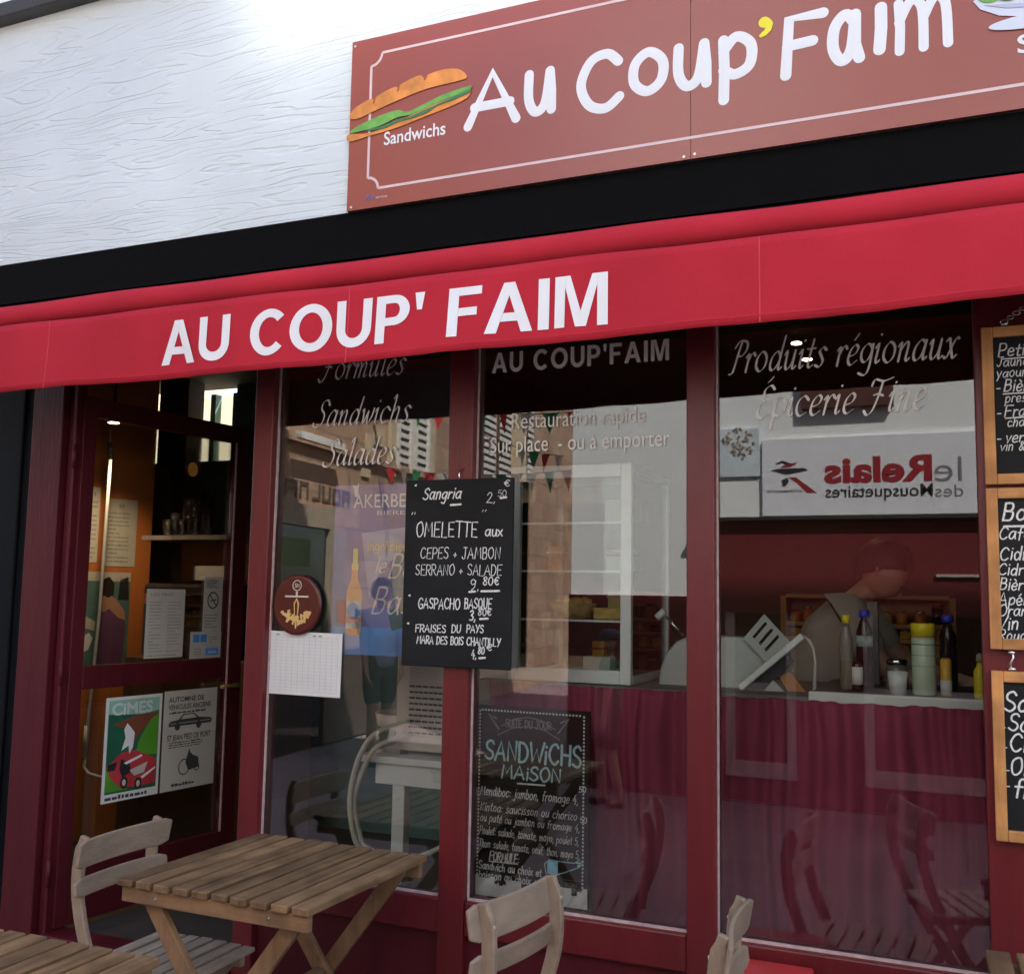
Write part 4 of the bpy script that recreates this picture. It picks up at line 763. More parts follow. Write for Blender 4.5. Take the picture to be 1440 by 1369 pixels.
for px, py, px2 in ((1409, 505, 1438), (1411, 554, 1438), (1414, 588, 1438)): p, q = at(px, py, -.033), at(px2, py-2, -.033); under(b, f, p.x, q.x+.1, p.z, .002)
b.build('chalk_underline', 'chalk', W1)
ch = MB()
p = at(1412, 458, -.03)
for k in range(9): c = Vector((p.x+.016*k, -.035, p.z+.0115*k+.01)); ch.tube([c+Vector((.010*math.cos(a), .004*math.sin(a) if k % 2 else 0.0, .006*math.sin(a))) for a in [i*math.pi/4 for i in range(9)]], .0016, 5)
ch.build('chain', 'chrome', W1); MB().lathe([(.004, 0), (.010, .004), (.006, .012)], (p.x, -.036, 2.389)).build('hook', 'chrome', W1)
W2, f = framed(1.475, 1.925, [('Boissons', 1409, 731, .050), ('Café', 1404, 758, .034), ('Cidre', 1405, 787, .036), ('Cidre', 1403, 808, .032), ('Bière', 1405, 829, .032), ('Apéritif', 1404, 850, .032), ('Orangina', 1404, 865, .030), ('Vin', 1403, 884, .036), ('Rouge', 1404, 899, .028)], 'pine framed chalkboard headed Boissons between two others on the right pilaster', .03)
b = MB(); p, q = at(1412, 740, -.033), at(1439, 738, -.033); under(b, f, p.x, q.x+.14, p.z, .003); b.build('chalk_underline', 'chalk', W2)
W3, f = framed(.958, 1.416, [('-', 1403, 1001, .03), ('Salade', 1411, 999, .052), ('-', 1407, 1028, .03), ('Sandwich', 1417, 1026, .045), ('-', 1409, 1056, .03), ('Chips', 1419, 1055, .046), ('-', 1412, 1088, .03), ('Omelette', 1420, 1088, .044), ('-', 1413, 1111, .03), ('frites', 1425, 1120, .050)], 'lowest pine framed chalkboard hanging from a hook on the right pilaster', .03)
p = at(1423, 930, -.03); b = MB().tube([(p.x, -.03, 1.475), (p.x+.004, -.034, 1.455), (p.x-.004, -.034, 1.435), (p.x, -.03, 1.4155)], .0032, 6); b.lathe([(.003, 0), (.011, .003), (.011, .008), (.004, .012)], (p.x, -.032, 1.417)).lathe([(.003, 0), (.011, .003), (.011, .008), (.004, .012)], (p.x, -.032, 1.462)); b.build('hook', 'chrome', W3)

# ------------------------------------------------------------------ papers, plaque and posters on glass
def quad(px, y, fr=None): return [at(a, c, y) for a, c in px]
def sheet(name, label, cat, m, c4, y, group=None):
    q = quad(c4, y); f = Frame((q[0].x, y, q[0].z)); o = thing(name, label, cat, tuple(q[3]), 0, group)
    MB().flat(f, [(p.x-q[0].x, p.z-q[0].z) for p in q], 0, .0008).build('paper', m, o); return o, f, q[1].x-q[0].x, q[3].z-q[0].z
o, f, W, H = sheet('paper_calendar', 'white gridded calendar sheet taped inside the left window under the round plaque', 'calendar', 'paper', [(378, 886), (482, 891), (478, 981), (375, 974)], .037)
b = MB()
for i in range(13): b.rect(f, .012+i*(W-.03)/12-.004*0, .0127+i*(W-.03)/12, H+.014, -.022, .0009, .0003)
for j in range(17): v = -.022+(H+.036)*j/16; b.rect(f, .010, W-.016, v, v+.0008, .0012, .0003)
b.build('printed_grid', 'grid_ink', o)
b = MB(); b.rect(f, .035, .052, -.016, -.011, .0009, .0003).rect(f, .20, .215, -.018, -.013, .0009, .0003).rect(f, .225, .24, -.018, -.013, .0009, .0003); print_lines(b, f, .002, .009, H+.02, -.03, 15, .0009, 3); b.build('printed_text', 'grey_ink', o)
q = at(417, 850, .02); pf = Frame((q.x, .020, q.z))
PL = thing('round_plaque', 'round brown glossy plaque with gold emblem on the left window', 'plaque', (q.x, .02, q.z-.11))
MB().lathe([(.100, 0), (.108, .003), (.108, .010), (.098, .014), (.092, .0125)], (0, 0, 0), 40, lambda x, y, z: pf(x, y*1.04, z-.012)).build('disc', 'plaque_brown', PL)
b = MB(); e = Frame((q.x, .0195, q.z))
b.ringline(e, [(.019*math.cos(k*.4488), .072+.019*math.sin(k*.4488)) for k in range(14)], .003, 0, .0012); stroke_text(b, e, 'SM', -.010, .065, .014, .02, pen=.18, w=.0004); b.rect(e, -.052, .052, .028, .034, 0, .0012).rect(e, -.004, .004, .034, .05, 0, .0012); b.build('emblem', 'silver_print', PL)
b = MB(); rn = random.Random(2)
for k in range(60):
    a = R(195+150*k/59); r_ = .050+rn.uniform(-.020, .010); b.disc(e, r_*math.cos(a)*1.1, -.012+r_*math.sin(a), .0075, .0045, 0, .0012+k*.00002, 7, rot=a)
b.flat(e, [(-.012, .005), (0, .026), (.012, .005), (.008, -.04), (-.008, -.04)], 0, .001); b.disc(e, 0, -.075, .004, .014, 0, .0012); b.build('emblem', 'gold', PL)
MB().flat(e, [(-.006, .0), (0, .018), (.006, .0), (.004, -.04), (-.004, -.04)], .0012, .0008).build('emblem', 'plaque_brown', PL)
# beer poster behind the left pane
q = quad([(474, 688), (640, 667), (640, 932), (480, 906)], .055)
ap = Frame((0, .055, 0)); AP = thing('beer_poster', 'violet beer poster lettered AKERBELTZ hanging inside the left window', 'poster', (-1.9, .055, 1.37))
X0, X1, Z0, Z1 = -2.150, -1.652, 1.375, 2.0
MB().rect(ap, X0, X1, Z0, Z1, 0, .001).build('paper', 'poster_violet', AP)
MB().flat(ap, [(X0+.12, Z1-.18), (X0+.30, Z1-.16), (X1-.02, Z1-.2), (X1-.02, Z0+.22), (X1-.1, Z0+.30), (X0+.34, Z0+.42), (X0+.2, Z0+.30), (X0+.16, Z0+.2)], .0012, .0004).build('mist', 'poster_pale', AP)
MB().rect(ap, X0+.0, X1, Z0, Z0+.10, .0018, .0004).build('water', 'poster_blue', AP)
MB().disc(ap, X0+.36, Z0+.30, .10, .14, .0018, .0004, rot=-.5).build('painting', 'poster_teal', AP)
MB().disc(ap, X0+.355, Z0+.14, .09, .045, .0024, .0004).build('painting', 'poster_brown', AP); MB().flat(ap, [(X0+.24, Z0+.16), (X0+.32, Z0+.2), (X0+.36, Z0+.12), (X0+.26, Z0+.09)], .003, .0004).build('painting', 'poster_dark_green', AP)
px = lambda a, c: (at(a, c, .055).x, at(a, c, .055).z)
bx, bz = px(499, 830); s_ = .0021
def bott(pts): return [(bx+u_*s_, bz+v_*s_) for u_, v_ in pts]
MB().flat(ap, bott([(-6, 36), (6, 36), (7, 20), (14, 2), (16, -10), (16, -70), (12, -78), (-12, -78), (-16, -70), (-16, -10), (-14, 2), (-7, 20)]), .0034, .0004).build('bottle_picture', 'bottle_amber', AP)
MB().flat(ap, bott([(-6, 36), (-7, 38), (-7, 46), (-5, 48), (-5, 74), (5, 74), (5, 48), (7, 46), (7, 38), (6, 36)]), .0034, .0004).build('bottle_neck', 'bottle_yellow', AP)
MB().flat(ap, bott([(-15.5, -18), (15.5, -18), (15.5, -66), (-15.5, -66)]), .004, .0004).build('bottle_label', 'label_mix', AP); MB().disc(ap, bx, bz-.075, .026, .030, .0046, .0004).build('bottle_label', 'poster_blue', AP); MB().rect(ap, bx-.032, bx+.032, bz-.118, bz-.098, .0046, .0004).build('bottle_label', 'label_pink', AP)
MB().flat(ap, [(bx-.072, bz-.035), (bx-.03, bz-.038), (bx-.03, bz-.125), (bx-.07, bz-.12)], .003, .0004).build('red_mark', 'poster_red', AP)
b = MB(); p0, p1 = px(498, 714), px(571, 708); font_text(b, ap, 'AKERBE', p0[0], p0[1], .052, p1[0]-p0[0], bold=.004, w=.0024); outline(b, ap, [(p0[0]+.012, p0[1]+.05), (p0[0]+.004, p0[1]+.078), (p0[0]-.004, p0[1]+.082)], [.010, .008, .003], .0034); outline(b, ap, [(p0[0]+.012, p0[1]+.05), (p0[0]+.018, p0[1]+.088)], [.006, .002], .0036)
p0 = px(531, 724); font_text(b, ap, 'BIERES', p0[0], p0[1], .016, .14, w=.0024); b.build('lettering', 'white_vinyl', AP)
b = MB(); p0 = px(517, 774); stroke_text(b, ap, 'Ingrédients', p0[0], p0[1], .036, .21, pen=.11, w=.003); b.build('lettering', 'bottle_yellow', AP)
b = MB(); p0 = px(527, 805); stroke_text(b, ap, 'le', p0[0], p0[1], .06, pen=.09, shear=.3, nib=.5, w=.003); p0 = px(546, 812); stroke_text(b, ap, 'Bon', p0[0], p0[1], .085, pen=.08, shear=.3, nib=.5, w=.003); p0 = px(522, 862); stroke_text(b, ap, 'Basque', p0[0], p0[1], .095, pen=.08, shear=.3, nib=.5, w=.0034); b.build('lettering', 'pale_vinyl', AP)

# posters and notices on the door panes
DG = 'papers stuck on the open door'
PW = Frame(DF(0, 0, .0035), DD)
def dsheet(name, label, cat, m, c4, w=.0):
    q = [dat(a, c, .0035) for a, c in c4]; u0 = (q[0][0]+q[3][0])/2; u1 = (q[1][0]+q[2][0])/2; v1 = (q[0][1]+q[1][1])/2; v0 = (q[2][1]+q[3][1])/2
    o = thing(name, label, cat, tuple(PW(u0, v0, w)), 0, DG); MB().rect(PW, u0, u1, v0, v1, w, .0008).build('paper', m, o); return o, u0, u1, v0, v1
o, u0, u1, v0, v1 = dsheet('event_poster', 'green and red poster headed CIMES showing a red car on the lower door pane', 'poster', 'paper', [(148, 982), (226, 974), (224, 1115), (143, 1130)])
ux = lambda t: u0+(u1-u0)*t
vx = lambda t: v0+(v1-v0)*t
def pl(m, pts, w, name='picture'): MB().flat(PW, [(ux(a), vx(c)) for a, c in pts], w, .0003).build(name, m, o)
pl('poster_dark_green', [(.05, .08), (.95, .08), (.95, .97), (.05, .97)], .001)
pl('poster_mint', [(.05, .84), (.95, .80), (.95, .97), (.05, .97)], .0014); pl('poster_brown', [(.14, .74), (.5, .80), (.95, .84), (.95, .80), (.7, .68), (.5, .55), (.3, .70)], .0014)
pl('poster_green', [(.95, .80), (.82, .76), (.7, .66), (.6, .55), (.55, .42), (.95, .40)], .0018); pl('poster_green', [(.05, .10), (.05, .32), (.2, .22), (.45, .10)], .0018)
pl('poster_red', [(.06, .34), (.3, .46), (.55, .47), (.93, .36), (.93, .12), (.6, .11), (.3, .13), (.12, .24)], .0022)
pl('white_vinyl', [(.30, .48), (.36, .60), (.33, .68), (.38, .74), (.44, .70), (.52, .64), (.50, .50), (.44, .44), (.42, .52)], .0026); pl('white_vinyl', [(.35, .36), (.66, .42), (.68, .40), (.40, .34)], .003); pl('white_vinyl', [(.66, .20), (.92, .28), (.92, .26), (.70, .18)], .003)
pl('dim_paper', [(.46, .28), (.78, .34), (.72, .24), (.55, .22)], .003); pl('dark_plastic', [(.08, .36), (.24, .38), (.20, .30), (.08, .30)], .003); pl('dark_plastic', [(.30, .40), (.46, .36), (.48, .26), (.34, .22), (.28, .30)], .0028)
for cx, cy_ in ((.37, .17), (.62, .14)): MB().disc(PW, ux(cx), vx(cy_), .020, .026, .0034, .0003).build('picture', 'dark_plastic', o); MB().disc(PW, ux(cx), vx(cy_), .010, .014, .0038, .0003).build('picture', 'dim_paper', o)
b = MB(); font_text(b, PW, 'CiMES', ux(.10), vx(.83), .052, (u1-u0)*.72, bold=.03, w=.0026); b.build('lettering', 'poster_pale_mint', o)
b = MB(); print_lines(b, PW, ux(.06), ux(.92), vx(.01), vx(.07), 1, .001, 8, .6); b.build('printed_text', 'ink', o)
o, u0, u1, v0, v1 = dsheet('rally_poster', 'pale grey poster with an old car and engine in black on the lower door pane', 'poster', 'dim_paper', [(229, 974), (305, 964), (300, 1101), (227, 1113)])
b = MB(); font_text(b, PW, 'AUTOMNE DE', ux(.08), vx(.885), .024, (u1-u0)*.66, bold=.012, w=.001); font_text(b, PW, 'VEHICULES ANCIENS', ux(.08), vx(.81), .024, (u1-u0)*.8, bold=.012, w=.001); font_text(b, PW, 'ST JEAN PIED DE PORT', ux(.08), vx(.50), .026, (u1-u0)*.82, bold=.012, w=.001)
print_lines(b, PW, ux(.1), ux(.9), vx(.76), vx(.80), 1, .001, 2); print_lines(b, PW, ux(.12), ux(.85), vx(.42), vx(.49), 3, .001, 4); print_lines(b, PW, ux(.2), ux(.7), vx(.03), vx(.07), 1, .001, 5, .7); b.build('printed_text', 'ink', o)
pl('ink', [(.10, .665), (.12, .69), (.28, .705), (.36, .755), (.56, .76), (.66, .71), (.88, .695), (.92, .672), (.90, .64), (.10, .64)], .001); pl('dim_paper', [(.32, .706), (.375, .745), (.55, .75), (.62, .709)], .0014); pl('grey_ink', [(.13, .672), (.88, .676), (.88, .666), (.13, .662)], .0014)
b = MB()
for cx in (.26, .66): b.disc(PW, ux(cx), vx(.636), .016, .018, .0018, .0003)
for k, (cx, cy_, r_) in enumerate(((.42, .22, .032), (.58, .26, .02), (.52, .31, .016), (.66, .20, .014))): b.ringline(PW, [(ux(cx)+r_*math.cos(a*.524), vx(cy_)+r_*1.1*math.sin(a*.524)) for a in range(12)], .005, .001+k*.0002, .0003)
b.flat(PW, [(ux(.44), vx(.26)), (ux(.50), vx(.40)), (ux(.54), vx(.34)), (ux(.68), vx(.30)), (ux(.70), vx(.2)), (ux(.5), vx(.18))], .002, .0003); b.build('picture', 'ink', o)
o, u0, u1, v0, v1 = dsheet('menu_sheet', 'dim white printed price list on the upper door pane', 'notice', 'dim_paper', [(207, 827), (261, 829), (256, 924), (202, 925)])
b = MB(); font_text(b, PW, 'LES PRIX', ux(.1), vx(.9), .014, (u1-u0)*.6, bold=.01, w=.001); print_lines(b, PW, ux(.08), ux(.48), vx(.08), vx(.84), 16, .001, 11, .3, .75); print_lines(b, PW, ux(.55), ux(.95), vx(.08), vx(.84), 16, .001, 12, .3, .9); print_lines(b, PW, ux(.06), ux(.95), vx(.02), vx(.06), 1, .001, 2); b.build('printed_text', 'grey_ink', o)
o, u0, u1, v0, v1 = dsheet('no_smoking_notice', 'small grey no smoking notice at the edge of the upper door pane', 'notice', 'dim_paper', [(287, 812), (313, 811), (311, 888), (285, 889)])
b = MB(); uc, vc = ux(.5), vx(.58); b.ringline(PW, [(uc+.033*math.cos(a*.314), vc+.038*math.sin(a*.314)) for a in range(20)], .007, .001, .0004); b.bar(PW(uc-.022, vc+.026, .0018), PW(uc+.022, vc-.026, .0018), .006, .0005, DD); b.bar(PW(uc-.02, vc-.004, .0025), PW(uc+.02, vc+.004, .0025), .006, .0005, (0, 0, 1)); print_lines(b, PW, ux(.1), ux(.9), vx(.80), vx(.96), 4, .001, 6); print_lines(b, PW, ux(.1), ux(.9), vx(.08), vx(.35), 5, .001, 7, .25); b.build('printed_text', 'ink', o)
o, u0, u1, v0, v1 = dsheet('card_sticker', 'small pale sticker with blue card marks low on the upper door pane', 'sticker', 'dim_paper', [(268, 887), (311, 888), (309, 925), (266, 925)], .001)
b = MB(); b.rect(PW, ux(.08), ux(.28), vx(.6), vx(.9), .002, .0004).rect(PW, ux(.32), ux(.52), vx(.6), vx(.9), .002, .0004).rect(PW, ux(.5), ux(.92), vx(.1), vx(.38), .002, .0004); b.build('printed_mark', 'poster_blue', o)
b = MB(); font_text(b, PW, 'VISA', ux(.56), vx(.17), .014, (u1-u0)*.3, bold=.01, w=.0026, shear=.2); b.build('printed_mark', 'white_vinyl', o); b = MB(); print_lines(b, PW, ux(.6), ux(.9), vx(.55), vx(.85), 3, .002, 3); print_lines(b, PW, ux(.15), ux(.4), vx(.12), vx(.4), 3, .002, 5); b.build('printed_text', 'grey_ink', o)

# ------------------------------------------------------------------ inside the shop, left part seen through the door
def hit(px, py, P, d):
    """where the line of sight through a photo pixel meets the upright plane through P along d (both on plan)"""
    v = ray(px, py); n = Vector((d[1], -d[0])); t = ((P[0]-CAM.x)*n.x+(P[1]-CAM.y)*n.y)/(v.x*n.x+v.y*n.y); return CAM+v*t
od = Vector((math.sin(R(18.6)), math.cos(R(18.6)))); oq = (-4.50, 1.44)
a = hit(40, 900, oq, od); c = hit(205, 900, oq, od)
OW = Frame((a.x, a.y, 0), (od.x, od.y, 0)); olen = (Vector((c.x, c.y))-Vector((a.x, a.y))).length
part('partition', 'orange_wall', MB().box(0, olen, .2, 2.90, -.05, 0, OW))
def oat(px, py): q = hit(px, py, oq, od); return (q-OW.o).dot(OW.x), q.z
c2 = at(262, 900, 2.0); part('partition', 'brown_wall', MB().box(at(207, 900, 1.95).x, at(248, 900, 1.95).x, 1.95, 2.10, .2, 2.949))
for lab, c4, sd in (('narrow white notice partly hidden beside the jamb on the orange wall', [(126, 684), (142, 685), (139, 791), (122, 790)], 3), ('white printed notice with dark crest on the orange wall behind the door', [(149, 700), (194, 704), (190, 797), (145, 797)], 4)):
    q = [oat(*k) for k in c4]; u0, u1, v1, v0 = q[0][0], q[1][0], q[0][1], q[2][1]
    o = thing('wall_notice', lab, 'notice', tuple(OW(u0, v0, .002)), 0, 'notices on the orange wall'); MB().rect(OW, u0, u1, v0, v1, .001, .001).build('paper', 'dim_paper', o)
    b = MB(); print_lines(b, OW, u0+.02*(u1-u0)*5, u1-.1*(u1-u0), v0+.02, v1-.07, 13, .0022, sd, .4); b.rect(OW, u0+.42*(u1-u0), u0+.48*(u1-u0), v1-.05, v1-.03, .0022, .0004).rect(OW, u0+.51*(u1-u0), u0+.57*(u1-u0), v1-.05, v1-.03, .0022, .0004); b.build('printed_text', 'grey_ink', o)
q = [oat(*k) for k in [(116, 803), (184, 806), (182, 932), (112, 932)]]; u0, u1, v1, v0 = q[0][0], q[1][0], q[0][1], q[2][1]
o = thing('painted_reflection', 'flat painted stand-in for a mirrored person in a purple top under the wall notices', 'poster', tuple(OW(u0, v0, .002)))  # reflection of a passer-by painted as a flat picture on the wall
MB().rect(OW, u0, u1, v0, v1, .001, .001).build('paper', 'teal_paint', o); ux = lambda t: u0+(u1-u0)*t; vx = lambda t: v0+(v1-v0)*t
def pq(m, pts, w, nm='picture'): MB().flat(OW, [(ux(a), vx(k)) for a, k in pts], w, .0004).build(nm, m, o)
pq('purple_cloth', [(.38, .0), (.42, .45), (.40, .62), (.55, .68), (.85, .60), (.95, .40), (.9, 0)], .0026); pq('skin', [(.40, .62), (.44, .74), (.55, .76), (.72, .70), (.9, .58), (.92, .48), (.78, .50), (.58, .60), (.46, .56)], .0032); pq('hair', [(.40, .76), (.42, .92), (.55, .95), (.66, .88), (.66, .76), (.55, .72)], .0038); pq('dark_plastic', [(.75, .70), (.78, .92), (.95, .95), (.98, .70)], .0026)
pq('dim_paper', [(.0, .90), (1, .90), (1, 1), (0, 1)], .0026); pq('white_vinyl', [(.02, .12), (.2, .16), (.28, .28), (.2, .34), (.06, .30)], .0026); pq('dim_paper', [(.05, .40), (.30, .36), (.32, .46), (.10, .52)], .0026)
# awning crank hung before the orange wall
CR = thing('awning_crank', 'white crank rod hanging upright before the orange wall inside the door', 'crank', tuple(at(120, 1090, 1.15)))
P3 = lambda px, py, y=1.15: tuple(at(px, py, y))
MB().tube([P3(156, 640), P3(150, 720), P3(140, 860), P3(124, 1010), P3(120, 1060), P3(118, 1078), P3(124, 1087), P3(140, 1092), P3(152, 1093)], .009, 10).build('rod', 'white_plastic', CR)
MB().tube([P3(122, 1020), P3(119, 1062)], .014, 10).build('grip', 'white_plastic', CR); MB().tube([P3(155, 622), P3(156, 645)], .014, 8).build('hook', 'dark_plastic', CR)
MB().tube([P3(155, 627), P3(155, 590)], .003, 6).build('cord', 'cord', CR)
lp = at(160, 594, 1.0)
LP = thing('pendant_spot', 'small lit spotlight hanging over the entrance inside the door', 'lamp', tuple(lp))
MB().lathe([(.03, .0), (.035, .004), (.030, .06), (.008, .065), (.008, 2.95-lp.z)], tuple(lp), 16).build('housing', 'dark_plastic', LP); MB().lathe([(.028, -.003), (.028, -.0005)], tuple(lp), 16).build('bulb', 'lamp_glow', LP)
b = Vector(dat(270, 660, -.004)); o = thing('amber_sticker', 'small round amber sticker high on the door glass', 'sticker', tuple(DF(b.x, b.y, -.004))); MB().disc(DF, b.x, b.y, .030, .034, .0032, .0006).build('disc', 'amber_disc', o)
# rear wall piece with the bright high window
wl, wr = at(255, 600, 2.25).x-.35, at(338, 600, 2.25).x; wz0, wz1 = at(290, 656, 2.25).z, 2.90
rr = MB().box(-7.4, wl, 2.2, 2.3, .2, 2.95).box(wr, -2.6, 2.2, 2.3, .2, 2.95).box(wl, wr, 2.2, 2.3, .2, wz0)
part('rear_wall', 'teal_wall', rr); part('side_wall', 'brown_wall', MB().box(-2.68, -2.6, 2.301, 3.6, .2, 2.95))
b = MB().box(wl, wr, 2.21, 2.27, wz0, wz0+.03)
for px in (265, 303, 334): x = at(px, 620, 2.25).x; b.box(x-.02, x+.02, 2.21, 2.27, wz0+.03, wz1)
rw = part('rear_window', 'teal_paint', b); part('window_pane', 'window_glow', MB().box(wl, wr, 2.285, 2.29, wz0+.001, wz1), rw)
# shelf with stacked glasses, dark machine below
p = at(205, 752, 1.45); q = at(330, 765, 1.45)
SH = thing('wall_shelf', 'pale shelf carrying stacked drinking glasses seen through the upper door pane', 'shelf', ((p.x+q.x)/2, 1.5, p.z))
MB().box(p.x, q.x, 1.42, 1.75, p.z-.03, p.z-.005).build('board', 'grey_wall', SH); MB().box(p.x, q.x, 1.76, 1.78, p.z-.6, p.z-.03).build('back_panel', 'shelf_wood', SH)
tz = p.z-.004
GLG = 'drinking glasses on the shelf'
def gstack(x, y, n, k):
    o = thing('drinking_glass', 'stacked clear drinking glasses on the shelf behind the door glass', 'glasses', (x, y, tz), 0, GLG)
    for i in range(n): MB().lathe([(.024, .0), (.032, .095), (.029, .095), (.022, .006)], (x, y, tz+.001+i*.042), 14).build('glass', 'drink_glass', o)
for k, (px, n) in enumerate(((236, 1), (246, 2), (256, 1), (265, 4), (275, 3), (284, 5), (293, 4))): gstack(at(px, 750, 1.5+.05*(k % 2)).x, 1.5+.05*(k % 2), n, k)
MC = thing('coffee_machine', 'dark machine with chrome trim on the counter under the glass shelf', 'machine', tuple(at(275, 880, 1.5)))
p = at(205, 850, 1.5); q = at(330, 850, 1.5); z0 = at(270, 925, 1.5).z
MB().box(p.x+.02, q.x, 1.45, 1.74, z0, z0+.42).build('body', 'dark_plastic', MC, bevel=.02); MB().box(p.x+.05, q.x-.05, 1.43, 1.449, z0+.30, z0+.36).build('panel', 'chrome', MC, bevel=.005); MB().tube([(p.x+.2, 1.44, z0+.25), (p.x+.2, 1.40, z0+.22), (p.x+.2, 1.40, z0+.08)], .012).build('spout', 'chrome', MC)
MB().box(q.x-.22, q.x-.02, 1.42, 1.449, z0+.44, z0+.52).build('tray', 'white_plastic', MC)
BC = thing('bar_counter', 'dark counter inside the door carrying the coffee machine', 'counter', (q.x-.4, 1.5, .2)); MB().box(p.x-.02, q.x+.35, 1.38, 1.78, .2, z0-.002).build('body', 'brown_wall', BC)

# ------------------------------------------------------------------ inside, behind the three panes
CT = thing('counter', 'long counter behind the middle and right windows with a white edge', 'counter', (-.8, .7, .2))
MB().box(-1.72, .9, .42, 1.10, .2, 1.255).build('body', 'grey_wall', CT); MB().box(-1.72, -.475, .40, 1.12, 1.256, 1.278).build('worktop', 'grey_wall', CT); MB().box(-.474, .9, .426, 1.12, 1.256, 1.291).build('worktop', 'dark_plastic', CT); e0 = at(1137, 974, .40); MB().box(e0.x, .9, .395, .425, 1.262, 1.298).build('edge', 'white_plastic', CT, bevel=.004)
def curt(x0, x1, zt, zb, y, ph, label):
    o = thing('curtain', label, 'curtain', ((x0+x1)/2, y, zb), 0, 'burgundy half curtains')
    def f(s, t):
        x = x0+(x1-x0)*s; z = zt-(zt-zb)*t; g = min(1, t*6)
        q_ = .5+.5*math.sin(x*17+ph*3+1.3*math.sin(x*7)); return (x+.008*math.sin(z*9+x*5), y+.046*math.sin(x*29+ph+2.2*math.sin(x*5.3+ph)+.5*math.sin(z*3))*(.25+.75*g)*(.4+.6*q_)+.010*math.sin(x*97+ph*2+z+2*math.sin(x*11))*(1-.75*t)+.012*math.sin(x*13+z*2), z+(.0016*math.sin(x*97+ph)+.0014*math.sin(x*41))*(1-g)+(.006 if .10 < t < .14 else 0))
    MB().grid(f, int((x1-x0)*260), 30).build('cloth', 'curtain', o, solid=.002)
    b = MB().tube([(x0-.01, y+.05, zt-.018), (x1+.01, y+.05, zt-.018)], .006, 8); b.build('rod', 'white_plastic', o); return o
zc = at(830, 965, .33).z; curt(-1.63, -.80, zc, .40, .33, .4, 'burgundy gathered half curtain behind the middle window under the display cabinet')
zc = at(1190, 984, .33).z-.008; curt(-.785, .085, zc, .40, .33, 2.1, 'burgundy gathered half curtain behind the right window below the bottles')
# glazed display cabinet
VX0, VX1, VY0, VY1, VZ0, VZ1 = -1.605, -1.113, .45, 1.00, 1.281, 2.10
V = thing('display_cabinet', 'white framed glass display cabinet with shelves behind the middle window', 'display cabinet', (-1.36, .72, VZ0))
t_ = .042; b = MB()
for x0, x1 in ((VX0, VX0+t_), (VX1-t_, VX1)): b.box(x0, x1, VY0, VY0+.03, VZ0, VZ1)
b.box(VX0+t_, VX1-t_, VY0, VY0+.03, VZ0, VZ0+.05).box(VX0+t_, VX1-t_, VY0, VY0+.03, VZ1-.05, VZ1)
b.build('door_frame', 'white_metal', V, bevel=.004)
b = MB()
for x0, x1 in ((VX0, VX0+.022), (VX1-.022, VX1)):
    b.box(x0, x1, VY1-.022, VY1, VZ0, VZ1).box(x0, x1, VY0+.031, VY1-.023, VZ0, VZ0+.03).box(x0, x1, VY0+.031, VY1-.023, VZ1-.03, VZ1)
b.build('cabinet_frame', 'white_metal', V); MB().box(VX0+.023, VX1-.023, VY0+.031, VY1-.001, VZ0, VZ0+.02).build('base', 'white_metal', V); MB().box(VX0+.023, VX1-.023, VY0+.031, VY1, VZ1-.02, VZ1-.001).build('top', 'white_metal', V)
MB().box(VX0+t_+.001, VX1-t_-.001, VY0+.010, VY0+.014, VZ0+.051, VZ1-.051).build('glass_door', 'cabinet_glass', V)
for x in (VX0+.008, VX1-.012): MB().box(x, x+.004, VY0+.032, VY1-.024, VZ0+.031, VZ1-.031).build('glass_side', 'cabinet_glass', V)
SHZ = [at(800, k, .7).z for k in (742, 806, 871)]
for z in SHZ: o = MB().box(VX0+.024, VX1-.024, VY0+.04, VY1-.024, z, z+.006).build('shelf', 'cabinet_glass', V); MB().box(VX0+.024, VX1-.024, VY0+.034, VY0+.0395, z-.001, z+.007).build('shelf_edge', 'white_metal', o)
def box_item(name, m, lab, cat, x, y, z, sx, sy, sz, grp=None, extra=None):
    o = thing(name, lab, cat, (x, y, z), 0, grp); MB().box(x-sx/2, x+sx/2, y-sy/2, y+sy/2, z+.001, z+sz).build('body', m, o, bevel=.004)
    if extra: MB().box(x-sx/2-.003, x+sx/2+.003, y-sy/2-.003, y+sy/2+.003, z+sz*.72, z+sz*.80).build('band', extra, o)
    return o
z = SHZ[2]+.007
o = thing('basket', 'small woven basket of pastries on the lowest cabinet shelf', 'basket', (-1.42, .68, z)); MB().lathe([(.07, .001), (.095, .06), (.09, .06), (.066, .006)], (-1.42, .68, z), 20).build('basket', 'basket', o); b = MB()
for k in range(7): a = k*.9; b.lathe([(.004, 0), (.028, .012), (.026, .03), (.004, .04)], (-1.42+.05*math.cos(a), .68+.05*math.sin(a), z+.045), 10)
b.build('pastries', 'pastry', o)
box_item('packet', 'bottle_yellow', 'bright yellow packet at the back of the lowest cabinet shelf', 'packet', -1.27, .82, z, .09, .05, .115, None, 'paper')
box_item('packet', 'pastry', 'low yellowish cake packet at the front of the lowest cabinet shelf', 'packet', -1.22, .62, z, .16, .10, .045)
box_item('packet', 'label_orange', 'orange packet standing on the cabinet base', 'packet', -1.35, .80, VZ0+.021, .05, .04, .12, None, 'poster_red'); box_item('carton', 'dim_paper', 'pale carton on the middle cabinet shelf', 'carton', -1.25, .80, SHZ[1]+.007, .12, .10, .09, None, 'poster_red')
